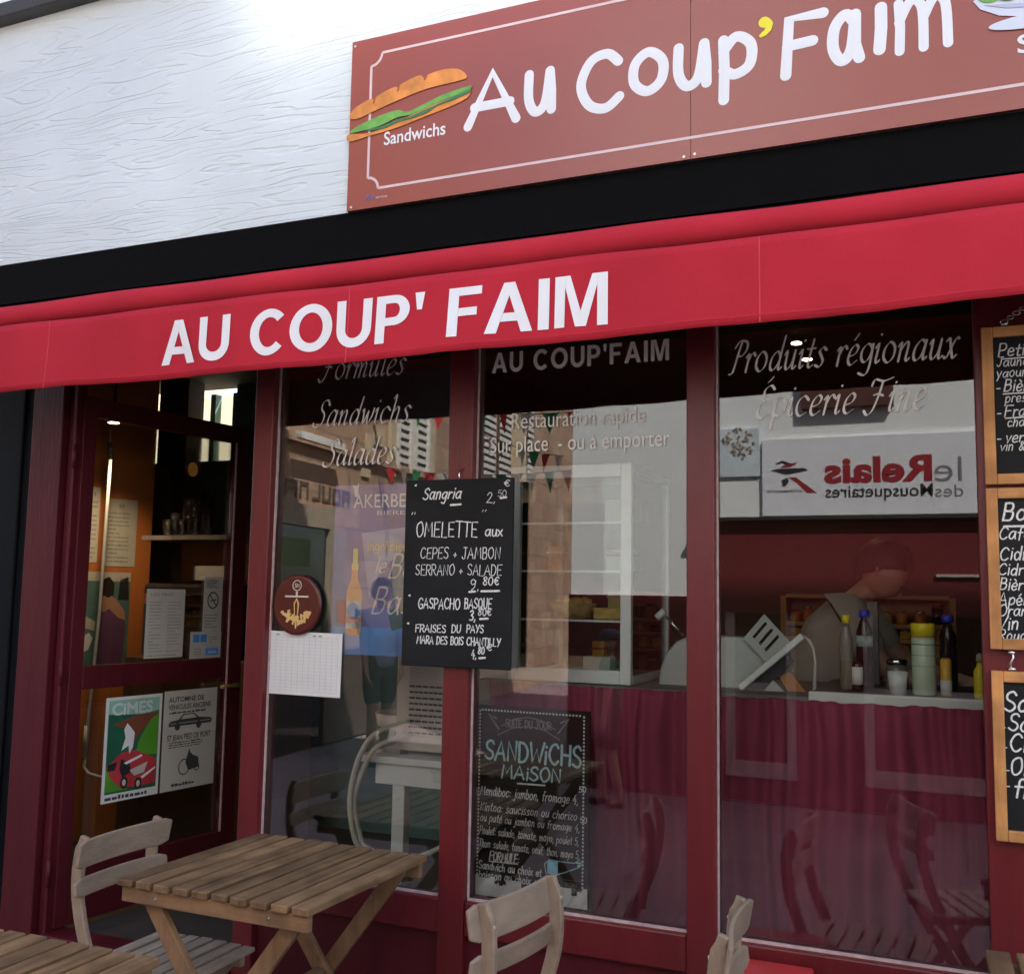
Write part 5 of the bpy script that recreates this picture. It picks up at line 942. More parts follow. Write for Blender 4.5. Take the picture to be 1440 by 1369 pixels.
box_item('carton', 'carton', 'beige carton at the right of the top cabinet shelf', 'carton', -1.21, .72, SHZ[0]+.007-.0, .15, .12, .10); box_item('jar', 'jar_orange', 'orange jar at the left of the middle cabinet shelf', 'jar', -1.50, .70, SHZ[1]+.007, .06, .06, .10, None, 'paper'); box_item('bag', 'dim_paper', 'crumpled pale paper bag on the cabinet base', 'bag', -1.29, .62, VZ0+.021, .11, .07, .07)
# slicer
SF = Frame((0, .60, 0)); sq = lambda px, py: (at(px, py, .60).x, at(px, py, .60).z)
SLC = thing('slicer', 'light grey slicing machine with slotted plate on the counter behind the right window', 'machine', (-.75, .7, 1.28))
MB().flat(SF, [sq(*k) for k in ((922, 972), (926, 940), (934, 918), (948, 902), (968, 893), (1045, 896), (1060, 905), (1085, 928), (1045, 970))], -.16, .14).build('body', 'machine_grey', SLC, bevel=.012)
b = MB(); c4 = [Vector(sq(*k)) for k in ((1046, 897), (1075, 863), (1114, 905), (1084, 938))]
def inter(s, t): return tuple((c4[0]*(1-s)+c4[3]*s)*(1-t)+(c4[1]*(1-s)+c4[2]*s)*t)
cuts = [0, .14, .22, .36, .44, .58, .66, 1]
for i in range(7):
    s0_, s1_ = cuts[i], cuts[i+1]
    if i % 2 == 0: b.flat(SF, [inter(s0_, 0), inter(s1_, 0), inter(s1_, 1), inter(s0_, 1)], .0, .006)
    else: b.flat(SF, [inter(s0_, 0), inter(s1_, 0), inter(s1_, .24), inter(s0_, .24)], .0, .006); b.flat(SF, [inter(s0_, .86), inter(s1_, .86), inter(s1_, 1), inter(s0_, 1)], .0, .006)
b.build('slotted_plate', 'machine_grey', SLC)
p, q = sq(1043, 966), sq(1131, 893); MB().bar(SF(p[0], p[1], .03), SF(q[0], q[1], .03), .036, .024, (0, 1, 0)).build('blade_guard', 'white_metal', SLC, bevel=.006)
MB().flat(SF, [sq(*k) for k in ((1042, 972), (1108, 916), (1116, 930), (1072, 976))], -.01, .03).build('carriage', 'dark_plastic', SLC); MB().flat(SF, [sq(*k) for k in ((1064, 984), (1089, 955), (1116, 985))], .01, .02).build('foot', 'machine_grey', SLC); MB().flat(SF, [sq(*k) for k in ((1095, 950), (1112, 945), (1142, 985), (1116, 985))], -.02, .02).build('foot', 'shelf_wood', SLC)
MB().tube([SF(*sq(*k), .01) for k in ((1130, 895), (1138, 900), (1144, 911), (1147, 930), (1146, 960), (1145, 984))], .007, 8).build('rail', 'steel', SLC)
MB().tube([SF(*sq(938, 866), .02), SF(*sq(963, 893), .02)], .005, 8).build('lever', 'chrome', SLC); p, q = sq(926, 868), sq(937, 858); MB().tube([SF(*p, .02), SF(*q, .02)], .014, 10).build('knob', 'white_plastic', SLC)
# bottles and the can on the white edge
def bottle(name, lab, cat, px, pyb, pyt, hw, prof, m, y=.60, parts=()):
    q = at(px, pyb, y); t = at(px, pyt, y); r = abs(at(px+hw, pyb, y).x-q.x); h = t.z-1.2925; o = thing(name, lab, cat, (q.x, y, 1.2925))
    f = lambda pr: [(a*r, k*h) for a, k in pr]
    MB().lathe(f(prof), (q.x, y, 1.2925), 22).build('body', m, o)
    for nm, mm, pr in parts: MB().lathe(f(pr), (q.x, y, 1.2925), 22).build(nm, mm, o)
    return o
bottle('spray_can', 'pale green canister with bright yellow cap on the counter edge', 'canister', 1300, 982, 876, 17, [(.9, 0), (1, .02), (1, .78), (.9, .80)], 'can_green', .55, [('cap', 'cap_yellow', [(1.04, .81), (1.04, .99), (.98, 1.0)]), ('band', 'sign_line', [(1.02, .785), (1.02, .805)]), ('printed_lines', 'lettuce_dark', [(1.004, .70), (1.004, .712)]), ('printed_lines', 'lettuce_dark', [(1.004, .55), (1.004, .556)]), ('printed_lines', 'lettuce_dark', [(1.004, .40), (1.004, .405)])])
bottle('oil_bottle', 'tall clear oil bottle with yellow cap on the counter edge', 'bottle', 1191, 974, 864, 9.5, [(.8, 0), (.95, .02), (1, .3), (.95, .55), (1, .68), (.6, .82), (.45, .88)], 'clear_pet', .62, [('cap', 'cap_yellow', [(.62, .885), (.62, .99), (.5, 1)]), ('oil', 'oil', [(.7, .01), (.9, .02), (.93, .38), (.9, .40)])])
bottle('soda_bottle', 'dark soda bottle with blue cap left of the grey post', 'bottle', 1217, 974, 857, 12, [(.8, 0), (1, .03), (1, .5), (.9, .6), (1, .7), (.5, .86), (.36, .9)], 'cola', .80, [('cap', 'cap_blue', [(.6, .9), (.66, .91), (.66, .98), (.5, 1)]), ('label', 'label_mix', [(1.01, .52), (1.01, .66)])])
bottle('soda_bottle', 'dark soda bottle with blue cap behind the canister on the right', 'bottle', 1335, 976, 864, 13, [(.8, 0), (1, .03), (1, .5), (.9, .6), (1, .7), (.5, .86), (.36, .9)], 'cola', .80, [('cap', 'cap_blue', [(.6, .9), (.66, .91), (.66, .98), (.5, 1)])])
bottle('sauce_bottle', 'small bottle with orange label right of the canister', 'bottle', 1331, 978, 925, 8, [(.9, 0), (1, .04), (1, .95), (.6, 1)], 'label_orange', .55, [('label', 'paper', [(1.03, .05), (1.03, .42)])])
bottle('mustard_bottle', 'yellow squeeze bottle at the right end of the window', 'bottle', 1379, 984, 918, 9, [(.9, 0), (1, .05), (1, .6), (.5, .72), (.4, .8)], 'cap_yellow', .5, [('cap', 'carton', [(.6, .81), (.5, .95), (.2, 1)])])
bottle('small_bottle', 'small dark bottle with white label beside the oil bottle', 'bottle', 1206, 973, 930, 8, [(.9, 0), (1, .04), (1, .9), (.7, 1)], 'cola', .62, [('label', 'paper', [(1.03, .2), (1.03, .82)])])
bottle('jar', 'clear jar with metal lid behind the white cup', 'jar', 1262, 976, 926, 16, [(.9, 0), (1, .05), (1, .7), (.85, .8)], 'clear_pet', .70, [('lid', 'chrome', [(.9, .805), (.92, .95), (.8, 1)]), ('contents', 'jar_orange', [(.88, .06), (.94, .1), (.94, .5)])])
bottle('paper_cup', 'white tapered paper cup standing before the jar', 'cup', 1263, 980, 944, 14, [(.82, 0), (1.05, 1.0), (1.0, 1.0), (.78, .04)], 'white_plastic', .52)
q = at(1228, 900, .95); o = thing('window_post', 'dark grey upright post between the bottles inside the right window', 'post', (q.x, .95, 1.28)); MB().box(q.x-.02, q.x+.02, .93, .97, 1.28, 1.60).build('post', 'grey_wall', o, bevel=.004)
# warm shelves behind
sx0, sx1 = at(1098, 900, 2.6).x, at(1345, 900, 2.6).x
BS = thing('back_shelf', 'wooden wall shelves full of small orange jars behind the cook', 'shelf', ((sx0+sx1)/2, 2.6, .2)); zs = [at(1200, k, 2.6).z for k in (964, 927, 902, 881)]
MB().box(sx0, sx1, 2.80, 2.83, .2, zs[3]+.16).build('back_panel', 'shelf_wood', BS); b = MB()
for x in (sx0, sx1-.03): MB().box(x, x+.03, 2.6, 2.798, .2, zs[3]+.16).build('side_panel', 'shelf_wood', BS)
for z in zs+[zs[3]+.15]: MB().box(sx0+.031, sx1-.031, 2.6, 2.798, z, z+.02).build('board', 'shelf_wood', BS)
rn = random.Random(4); JG = 'jars on the back shelves'
for i, z in enumerate(zs[:4]):
    x = sx0+.07
    while x < sx1-.06:
        h = min(.06+rn.random()*.05, (zs[i+1]-z-.03) if i < 3 else .11); o = thing('preserve_jar', 'small orange preserve jar in a row on the warm back shelves', 'jar', (x, 2.68, z+.0205), 0, JG); m_ = rn.choice(['jar_orange', 'jar_orange', 'label_orange', 'cola', 'pastry'])
        MB().lathe([(.026, 0), (.03, .005), (.03, h*.75), (.024, h*.8)], (x, 2.68, z+.0205), 10).build('body', m_, o); MB().lathe([(.026, h*.81), (.026, h)], (x, 2.68, z+.0205), 10).build('lid', rn.choice(['gold', 'chrome', 'poster_red']), o); x += .066+rn.random()*.03
# downlights
for i, (px, py) in enumerate(((1120, 480), (1135, 503))):
    v = ray(px, py); t = (2.945-CAM.z)/v.z; q = CAM+v*t
    o = thing('downlight', ('lit round ceiling spotlight nearer the right window', 'lit round ceiling spotlight farther inside behind the right window')[i], 'lamp', tuple(q)); MB().lathe([(.040, -.010), (.044, 0), (.036, .004)], tuple(q), 20).build('ring', 'chrome', o); MB().lathe([(.026, -.013), (.026, -.0105)], tuple(q), 18).build('bulb', 'lamp_glow', o)
    L = bpy.data.lights.new('downlight_lamp', 'SPOT'); L.energy = 2.2; L.color = (1, .72, .42); L.spot_size = R(110); L.spot_blend = .6; L.shadow_soft_size = .04; lo = bpy.data.objects.new('downlight_lamp', L); COL.objects.link(lo); lo.location = (q.x, q.y, q.z-.03); lo.parent = o; lo.matrix_parent_inverse = o.matrix_basis.inverted()
L = bpy.data.lights.new('pendant_lamp', 'SPOT'); L.energy = 11; L.color = (1, .72, .42); L.spot_size = R(120); L.spot_blend = .7; L.shadow_soft_size = .03; lo = bpy.data.objects.new('pendant_lamp', L); COL.objects.link(lo); lo.location = (lp.x, lp.y, lp.z-.02); lo.parent = LP; lo.matrix_parent_inverse = LP.matrix_basis.inverted()
# steel machine on the white table behind the left pane
WT = thing('white_table', 'white table with apron behind the left window', 'table', (-1.9, .7, .2))
MB().box(-2.245, -1.50, .42, 1.05, .928, .955).build('tabletop', 'white_plastic', WT, bevel=.003); MB().box(-2.17, -1.52, .445, 1.0, .845, .926).build('apron', 'white_plastic', WT)
for x, y in ((-2.10, .46), (-1.60, .46), (-2.10, .98), (-1.60, .98)): MB().box(x, x+.055, y, y+.05, .2, .844).build('leg', 'white_plastic', WT, bevel=.003)
IM = thing('ice_machine', 'stainless steel machine with louvred front on the white table', 'machine', (-1.9, .7, .956))
MB().box(-2.115, -1.62, .50, .98, .972, 1.50).build('body', 'steel', IM, bevel=.006); b = MB()
for k in range(9):
    z = 1.225-k*.023
    x = -2.055
    while x < -1.66: l = .022 if k % 2 else .03; b.box(x, x+l*.8, .4965, .4995, z, z+.008); x += l
b.build('louvres', 'dark_plastic', IM)
for x, y in ((-2.09, .53), (-1.65, .53), (-2.09, .95), (-1.65, .95)): MB().lathe([(.018, 0), (.015, .0155)], (x, y, .9555), 12).build('foot', 'dark_plastic', IM)
q = at(548, 1012, .62); o = thing('white_basin', 'round white basin beside the steel machine behind the left window', 'basin', (q.x, .72, 1.03)); MB().lathe([(.10, -.045), (.13, -.03), (.14, .022), (.13, .022), (.12, -.02)], (q.x+.02, .74, q.z), 26).build('bowl', 'white_plastic', o); MB().lathe([(.03, .956-q.z), (.022, .97-q.z), (.022, -.046)], (q.x+.02, .74, q.z), 14).build('stem', 'white_plastic', o)
q = at(534, 1056, .5); o = thing('bottle_cap', 'small white cap lying on the white table', 'cap', (q.x, .5, .956)); MB().lathe([(.022, 0), (.022, .014), (.015, .016)], (q.x, .5, .956), 16).build('cap', 'white_plastic', o)
HG = 'hoses of the steel machine'
for lab, pts, y in (('outer pale hose looping from the machine to the floor', ((556, 1018), (530, 1030), (508, 1058), (496, 1095), (492, 1130), (496, 1165), (506, 1192), (540, 1215)), .36), ('inner pale hose beside the outer one behind the table', ((556, 1036), (530, 1050), (512, 1078), (500, 1112), (498, 1140), (505, 1170), (514, 1190), (560, 1212), (600, 1200), (622, 1190)), .38)):
    o = thing('hose', lab, 'hose', tuple(at(500, 1192, y)), 0, HG); P = [tuple(at(*k, y+.0)) for k in pts]; P[0] = (P[0][0], .47, P[0][2]); MB().tube(crom3(P, 6), .011, 8).build('tube', 'hose', o)

# ------------------------------------------------------------------ the far side of the street (seen mirrored in the panes)
def vat(px, py, y): q = at(px, py, y); return Vector((q.x, -q.y, q.z))
WB = thing('white_building', 'sunlit white rendered building across the street with dark red shopfront', 'building', (1, -7, 0))
wy = -5.2; cx0 = at(800, 700, 5.2).x
MB().box(cx0, 9, wy-3.5, wy, 0.0, 7.5).build('wall', 'white_wall', WB)
WF = Frame((0, wy, 0), (-1, 0, 0)); U = lambda px, py=800: -at(px, py, 5.2).x; Zv = lambda py, px=1190: at(px, py, 5.2).z
b = MB().box(-1.95, 1.6, wy+.001, wy+.10, 1.50, 2.235).box(cx0-.0, 1.6, wy+.001, wy+.05, .02, .20).box(cx0, -1.951, wy+.001, wy+.06, .201, 1.62)
x = -1.95
for x0, x1 in ((-1.95, -1.76), (-1.20, -.70), (.26, 1.6)): b.box(x0, x1, wy+.001, wy+.06, .2, 1.499)
RF = b.build('shopfront', 'opposite_red', WB)
MB().box(-1.97, 1.62, wy+.001, wy+.16, 2.236, 2.262).build('cornice', 'gutter_metal', WB)
for x0, x1 in ((-1.755, -1.205), (-.695, .255)):
    z0 = .205; fb = MB().box(x0, x0+.07, wy+.004, wy+.07, z0, 1.498).box(x1-.07, x1, wy+.004, wy+.07, z0, 1.498).box(x0+.07, x1-.07, wy+.004, wy+.07, z0, z0+.12).box(x0+.07, x1-.07, wy+.004, wy+.06, .88, .94)
    f = fb.build('door_frame', 'pink_frame', WB); MB().box(x0+.071, x1-.071, wy+.005, wy+.03, z0+.121, .879).build('panel', 'opposite_red', f); MB().box(x0+.071, x1-.071, wy+.008, wy+.02, .941, 1.497).build('pane', 'dark_glass', f)
WW = MB().box(-1.14, -.44, wy+.001, wy+.07, Zv(571, 1190), 4.7).build('window', 'brown_shutter', WB); MB().box(-1.05, -.53, wy+.0705, wy+.08, 3.5, 4.6).build('pane', 'dark_glass', WW)
MB().box(1.6, 2.6, wy+.001, wy+.05, 2.9, 4.4).build('window', 'brown_shutter', WB)
MB().box(-.16, .30, wy+.1005, wy+.12, 1.795, 1.815).build('light_strip', 'pink_frame', WB)
# unseen window added as a reflector: its tilted mirror pane throws the sun patch opposite
sn = SUN; wc = Vector((.5, wy+.26, 6.55)); td = (Vector((-1.78, 0, 4.26))-wc).normalized(); wn = (sn+td).normalized()
wx = Vector((-wn.y, wn.x, 0)).normalized()*-1; wx = Vector((-1, 0, 0)) if False else wx; wu = wn.cross(wx).normalized(); wu = wu if wu.z > 0 else -wu
TF = Frame(wc, wu.cross(wn), wu); b = MB()
for u0, u1, v0, v1 in ((-.83, -.75, -.50, .50), (.75, .83, -.50, .50), (-.75, .75, -.50, -.42), (-.75, .75, .42, .50)): b.box(u0, u1, v0, v1, -.03, .03, TF)
sash = b.build('reflector_window', 'shutter_white', WB); MB().box(-.75, .75, -.42, .42, -.006, .006, TF).build('pane', 'sun_mirror', sash)
o = thing('wall_panel', 'pale blue wall panel on the white building beside the sign', 'panel', (-1.68, wy+.02, 2.7)); x0, x1 = at(1008, 640, 5.2).x, at(1066, 640, 5.2).x; MB().box(x0, x1, wy+.001, wy+.02, Zv(669, 1040), Zv(600, 1040)).build('panel', 'wall_blue', o, bevel=.004)
b = MB(); rn = random.Random(9); f = Frame((0, wy+.0205, 0), (-1, 0, 0)); uc, vc = U(1037), Zv(622, 1037)
for k in range(60): a = rn.uniform(0, 6.28); r_ = .13*math.sqrt(rn.random()); b.disc(f, uc+r_*math.cos(a), vc+r_*math.sin(a), .011, .009, .0, .002+k*.0001, 7)
b.build('ornament', 'lintel_stone', o)
RS = thing('relais_sign', 'white shop sign lettered le Relais des Mousquetaires across the street', 'sign', (-.6, wy+.03, 2.27))
x0, x1 = at(1070, 680, 5.2).x, .36; MB().box(x0, x1, wy+.001, wy+.03, 2.275, 2.905).build('panel', 'relais_panel', RS, bevel=.004)
rf = Frame((0, wy+.0305, 0), (-1, 0, 0))
def rtxt(t, pxr, pxl, pyb, h, m, bold=.03, sh=0.0): b = MB(); u0 = U(pxr, pyb); u1 = U(pxl, pyb); font_text(b, rf, t, u0, Zv(pyb, (pxr+pxl)/2), h, u1-u0, bold=bold, w=.001, th=.001, shear=sh); b.build('lettering', m, RS)
rtxt('le', 1353, 1314, 675, .20, 'relais_grey', -.005); rtxt('Relais', 1311, 1158, 675, .20, 'relais_red', .035); rtxt('des', 1355, 1315, 697, .10, 'relais_grey', -.005); rtxt('Mousquetaires', 1312, 1160, 697, .10, 'relais_black', .006)
rtxt('INTERMARCHE', 1127, 1077, 691, .018, 'relais_black', .01)
b = MB(); ru = lambda px, py: (U(px, py), Zv(py, px)); b.flat(rf, [ru(*k) for k in ((1082, 660), (1100, 657), (1130, 657), (1135, 660), (1105, 666))], .001, .001); b.flat(rf, [ru(*k) for k in ((1098, 674), (1106, 670), (1108, 676), (1102, 683), (1099, 682))], .001, .001); outline(b, rf, [ru(*k) for k in ((1090, 651), (1098, 648), (1106, 651), (1116, 652))], [.006, .01, .012, .004], .001); b.build('emblem', 'relais_black', RS)
b = MB(); b.flat(rf, [ru(*k) for k in ((1108, 670), (1118, 670), (1148, 692), (1133, 691), (1120, 678))], .001, .001); outline(b, rf, [ru(*k) for k in ((1098, 655), (1110, 653), (1119, 649))], [.006, .012, .004], .0016); b.build('emblem', 'relais_red', RS)
# stone building along the side street
sa = Vector((-6.1, -5.0)); sdv = Vector((-.096, -.995))
def svat(px, py):
    q = hit(px, py, (sa.x, -sa.y), (sdv.x, -sdv.y)); q = Vector((q.x, -q.y, q.z)); return -(Vector((q.x, q.y))-sa).dot(sdv), q.z
SN = thing('stone_building', 'brown stone building with white shutters along the side street', 'building', (-8, -10, 0))
b = MB(); e = sa+sdv*22; foot = [sa, e, Vector((-14, e.y)), Vector((-14, sa.y))]; n = 4
b.add([(p.x, p.y, 0) for p in foot]+[(p.x, p.y, 8.2) for p in foot], [(0, 1, 2, 3)[::-1], (4, 5, 6, 7)]+[(i, (i+1) % 4, 4+(i+1) % 4, 4+i) for i in range(4)]); b.build('wall', 'brown_stone', SN)
SNF = Frame((sa.x, sa.y, 0), (-sdv.x, -sdv.y, 0))
def sq4(c4): return [svat(*k) for k in c4]
def srect(m, c, w, th, name, par=SN): 
    (ua, va), (ub, vb) = svat(*c[0]), svat(*c[1]); return MB().box(min(ua, ub), max(ua, ub), min(va, vb), max(va, vb), w, w+th, SNF).build(name, m, par)
def srectz(m, pxa, pxb, z0, z1, w, th, name, par=SN):
    ua, ub = svat(pxa, 700)[0], svat(pxb, 700)[0]; return MB().box(min(ua, ub), max(ua, ub), z0, z1, w, w+th, SNF).build(name, m, par)
zz = lambda px, py: svat(px, py)[1]
cz = zz(395, 610); srectz('brown_stone', 360, 640, cz-.04, cz+.04, .001, .06, 'cornice')
dz = zz(420, 725); srectz('lintel_stone', 372, 462, dz-.10, dz+.12, .001, .05, 'lintel'); srectz('dark_glass', 372, 452, .02, dz-.11, .002, .02, 'doorway'); srectz('lintel_stone', 454, 476, 1.0, dz-.101, .001, .06, 'pillar'); srectz('dark_letter', 454, 640, .02, .98, .001, .05, 'plinth')
srectz('green_sign', 376, 426, zz(400, 795), zz(400, 755), .03, .02, 'notice_board')
for k, (pa, pb, ya, yb) in enumerate(((505, 515, 606, 640), (516, 532, 595, 622), (520, 530, 640, 655), (500, 512, 655, 668))): srectz('cream_stone', pa, pb, zz(pa, yb), zz(pa, ya), .001, .02, 'quoin')
srectz('cream_stone', 538, 545, zz(540, 668), zz(540, 560), .001, .05, 'window_surround'); srectz('cream_stone', 594, 601, zz(597, 668), zz(597, 560), .001, .05, 'window_surround'); srectz('shutter_white', 388, 455, zz(420, 622), zz(420, 612)+.0, .13, .06, 'shutter')
for pa, pb in ((546, 567), (571, 592)):
    za, zb2 = zz(pa, 658), zz(pa, 560); ua, ub = sorted((svat(pa, 700)[0], svat(pb, 700)[0])); s_ = MB().box(ua, ub, za, zb2, .002, .03, SNF).build('shutter', 'dark_letter', SN); b = MB(); t_ = (ub-ua)*.14
    b.box(ua, ua+t_, za, zb2, .0305, .07, SNF).box(ub-t_, ub, za, zb2, .0305, .07, SNF)
    z = za
    while z < zb2: b.box(ua+t_, ub-t_, z, z+.055, .0305, .055, SNF); z += .105
    b.build('louvres', 'shutter_white', s_)
for pa, pb in ((672, 690), (694, 712), (735, 744)):
    za = zz(pa, 665); ua, ub = sorted((svat(pa, 700)[0], svat(pb, 700)[0])); s_ = MB().box(ua, ub, za, za+2.2, .002, .03, SNF).build('shutter', 'dark_letter', SN); b = MB(); z = za
    while z < za+2.2: b.box(ua+.05, ub-.05, z, z+.06, .0305, .055, SNF); z += .11
    b.build('louvres', 'shutter_white', s_)
srectz('cream_stone', 715, 732, 0.5, 7.9, .001, .06, 'pilaster')
# worn dark letters over the lintel
b = MB(); rn = random.Random(21); ua, ub = sorted((svat(380, 700)[0], svat(485, 700)[0])); zl = zz(420, 699); u = ua
while u < ub-.1:
    wd = rn.uniform(.12, .2); h = .17; b.box(u, u+.035, zl, zl+h, .001, .012, SNF)
    for v_ in rn.sample((0, .065, .135), rn.choice((1, 2))): b.box(u+.046, u+wd, zl+v_, zl+v_+.03, .001, .012, SNF)
    if rn.random() < .6: b.box(u+wd+.001, u+wd+.04, zl, zl+h, .001, .012, SNF)
    u += wd+.09
b.build('lettering', 'dark_letter', SN)
FB = thing('far_building', 'pale building closing the end of the side street', 'building', (-9, -27, 0)); MB().box(-12, 0, -30, -27.2, 0, 9).build('wall', 'cream_stone', FB)
for x in (-9.6, -8.2, -6.8): w_ = MB().box(x, x+.8, -27.199, -27.1, 3.2, 4.9).build('window', 'shutter_white', FB); MB().box(x+.2, x+.6, -27.099, -27.09, 3.3, 4.8).build('pane', 'dark_glass', w_)
# bunting across the side street
BG = 'red green and white bunting strings'
def bunting(p, q, n, sag, lab, seed, sz=.15):
    p, q = Vector(p), Vector(q); o = thing('bunting_string', lab, 'bunting', tuple(p), 0, BG); rn = random.Random(seed); pts = []
    for i in range(n*2+1): t = i/(n*2); pts.append(p.lerp(q, t)-Vector((0, 0, sag*4*t*(1-t))))
    MB().tube(pts, .005, 5).build('cord', 'cord', o); d = (q-p).normalized()
    for i in range(n):
        c = pts[2*i+1]; tw = Vector((d.x, d.y, 0)).normalized(); tw.rotate(Matrix.Rotation(rn.uniform(-.5, .5), 3, 'Z')); a, e, f = c-tw*sz*.5, c+tw*sz*.5, c-Vector((rn.uniform(-.03, .03), rn.uniform(-.03, .03), sz*1.25))
        b = MB(); nn = tw.cross(Vector((0, 0, 1)))*.0015; b.add([a+nn, e+nn, f+nn, a-nn, e-nn, f-nn], [(0, 1, 2), (5, 4, 3), (0, 3, 4, 1), (1, 4, 5, 2), (2, 5, 3, 0)]); b.build('flag', ('flag_green', 'flag_red', 'flag_white')[(i+seed) % 3], o)
bunting(vat(520, 652, 7.4), vat(830, 655, 6.2), 15, .10, 'lowest bunting string of red, green and white flags across the side street', 0, .17)
bunting(vat(520, 562, 7.0), vat(860, 572, 6.0), 11, .10, 'upper bunting string of red, green and white flags over the side street', 1, .17)
bunting(vat(640, 590, 8.0), vat(790, 640, 6.4), 10, .08, 'slanting bunting string between the other two strings', 2, .15)

# ------------------------------------------------------------------ people (bodies grown as one skin over a posed skeleton)
def skin(name, m, parent, chains, sub=2):
    """chains: lists of (point, radius); chains that start on an existing point branch from it"""
    V, Rr, E, idx = [], [], [], {}
    for ch in chains:
        prev = None
        for p, r in ch:
            k = tuple(round(c, 4) for c in p)
            if k not in idx: idx[k] = len(V); V.append(p); Rr.append(r)
            i = idx[k]
            if prev is not None and prev != i: E.append((prev, i))
            prev = i
    me = bpy.data.meshes.new(name); me.from_pydata(V, E, []); o = bpy.data.objects.new(name, me); COL.objects.link(o)
    sk = o.modifiers.new('skin', 'SKIN'); sk.use_smooth_shade = True
    lay = me.skin_vertices[0].data if me.skin_vertices else None
    if lay is None:
        bm = bmesh.new(); bm.from_mesh(me); bm.verts.layers.skin.verify(); bm.to_mesh(me); bm.free(); lay = me.skin_vertices[0].data
    for i, s in enumerate(lay): s.radius = (Rr[i], Rr[i]); s.use_root = (i == 0)
    sb = o.modifiers.new('smooth', 'SUBSURF'); sb.levels = sub; sb.render_levels = sub
    me.materials.append(M[m]); o.parent = parent; return o
def person(label, x, y, z, rz, h=1.75, shirt='white_cloth', legs='khaki_cloth', shorts=False, bend=0.0, head=0.0, arms=((.10, .05), (.06, .25)), hair='hair', cap=None, step=.06, group=None):
    """built facing +X; bend and head tilt forward in radians; arms: (upper, fore) swing per side"""
    o = thing('person', label, 'person', (x, y, z), rz, group); k = h/1.75; V = lambda a, b, c: Vector((a, b, c))*k
    hip = V(0, 0, .95)
    def tors(dz, dx=0.0, dy=0.0): return hip+Vector((math.sin(bend)*dz+math.cos(bend)*dx, dy, math.cos(bend)*dz-math.sin(bend)*dx))*1.0
    T = lambda dz, dx=0.0, dy=0.0: hip+Vector((math.sin(bend)*dz*k+math.cos(bend)*dx*k, dy*k, math.cos(bend)*dz*k-math.sin(bend)*dx*k))
    neck = T(.50); hb = bend+head
    Hd = lambda dz, dx=0.0, dy=0.0: neck+Vector((math.sin(hb)*dz*k+math.cos(hb)*dx*k, dy*k, math.cos(hb)*dz*k-math.sin(hb)*dx*k))
    body = [[(hip, .13*k), (T(.14), .125*k), (T(.30), .145*k), (T(.43), .125*k), (neck, .055*k), (Hd(.08, .01), .054*k), (Hd(.15, .02), .082*k), (Hd(.21, .012), .094*k), (Hd(.265, .0), .072*k)],
            [(Hd(.15, .02), .082*k), (Hd(.150, .112), .012*k), (Hd(.132, .124), .011*k)],
            [(Hd(.15, .02), .082*k), (Hd(.09, .085), .026*k)]]
    for s in (-1, 1): body.append([(Hd(.15, .02), .082*k), (Hd(.155, .0, .088*s), .012*k), (Hd(.185, -.012, .096*s), .010*k)])
    sleeves, trous, hands = [], [], []
    for s, (ua, fa) in ((-1, arms[0]), (1, arms[1])):
        sh = T(.46, 0, .17*s); el = sh+Vector((math.sin(ua+bend*.3), .05*s, -math.cos(ua+bend*.3)))*.29*k; wr = el+Vector((math.sin(ua+fa), -.02*s, -math.cos(ua+fa)))*.25*k; dr = (wr-el).normalized(); pm = wr+dr*.06*k; sd = Vector((0, s, 0)); fw = sd.cross(dr).normalized()
        body.append([(T(.43), .125*k), (sh, .058*k), (el, .042*k), (wr, .027*k), (pm, .030*k)])
        for q, (off, ln) in enumerate(((-.027, .070), (-.009, .082), (.009, .078), (.027, .062))):
            a = pm+fw*off*k+dr*.03*k; body.append([(pm, .030*k), (a, .0095*k), (a+(dr*.6-sd*.25)*ln*.6*k, .0085*k), (a+(dr*.9-sd*.5)*ln*k, .0075*k)])
        a = wr+dr*.025*k+fw*.030*k; body.append([(wr, .027*k), (a, .011*k), (a+(dr*.7+fw*.5)*.05*k, .009*k)])
        sleeves.append([(T(.43), .150*k), (sh, .094*k), (sh.lerp(el, .4), .078*k), (sh.lerp(el, .8), .068*k)])
        hp = hip+V(0, .09*s, -.05); kn = hip+V(step*s+.03, .10*s, -.46); an = hip+V(step*s*1.4-.03, .10*s, -.875); toe = an+V(.13, .01*s, -.045)
        body.append([(hip, .13*k), (hp, .088*k), (kn, .055*k), (an.lerp(kn, .6), .056*k), (an, .036*k), (toe, .032*k)])
        trous.append([(hip, .150*k), (hp, .108*k), (kn if not shorts else hp.lerp(kn, .9), .085*k if shorts else .075*k)]+([] if shorts else [(an+V(0, 0, .03), .060*k)]))
        b = [[(an+V(-.035, 0, -.035), .040*k), (an+V(.05, 0, -.038), .042*k), (toe+V(.02, 0, .008), .034*k)]]; skin('shoe', 'shoe', o, b, 1)
    skin('body', 'skin', o, body)
    skin('shirt', shirt, o, [[(hip+V(0, 0, -.07), .150*k), (hip+V(0, 0, .02), .158*k), (T(.14), .150*k), (T(.30), .168*k), (T(.43), .150*k), (T(.50), .085*k)]]+sleeves)
    skin('shorts' if shorts else 'trousers', legs, o, [[(hip+(T(.13)-hip), .142*k), (hip, .150*k)]]+trous)
    for s in (-1, 1):
        e = Hd(.172, .103, .034*s); b = local(); b.lathe([(.001, -.006*k), (.009*k, -.004*k), (.011*k, 0), (.009*k, .004*k), (.001, .006*k)], tuple(e), 8); b.build('eye', 'dark_plastic', o)
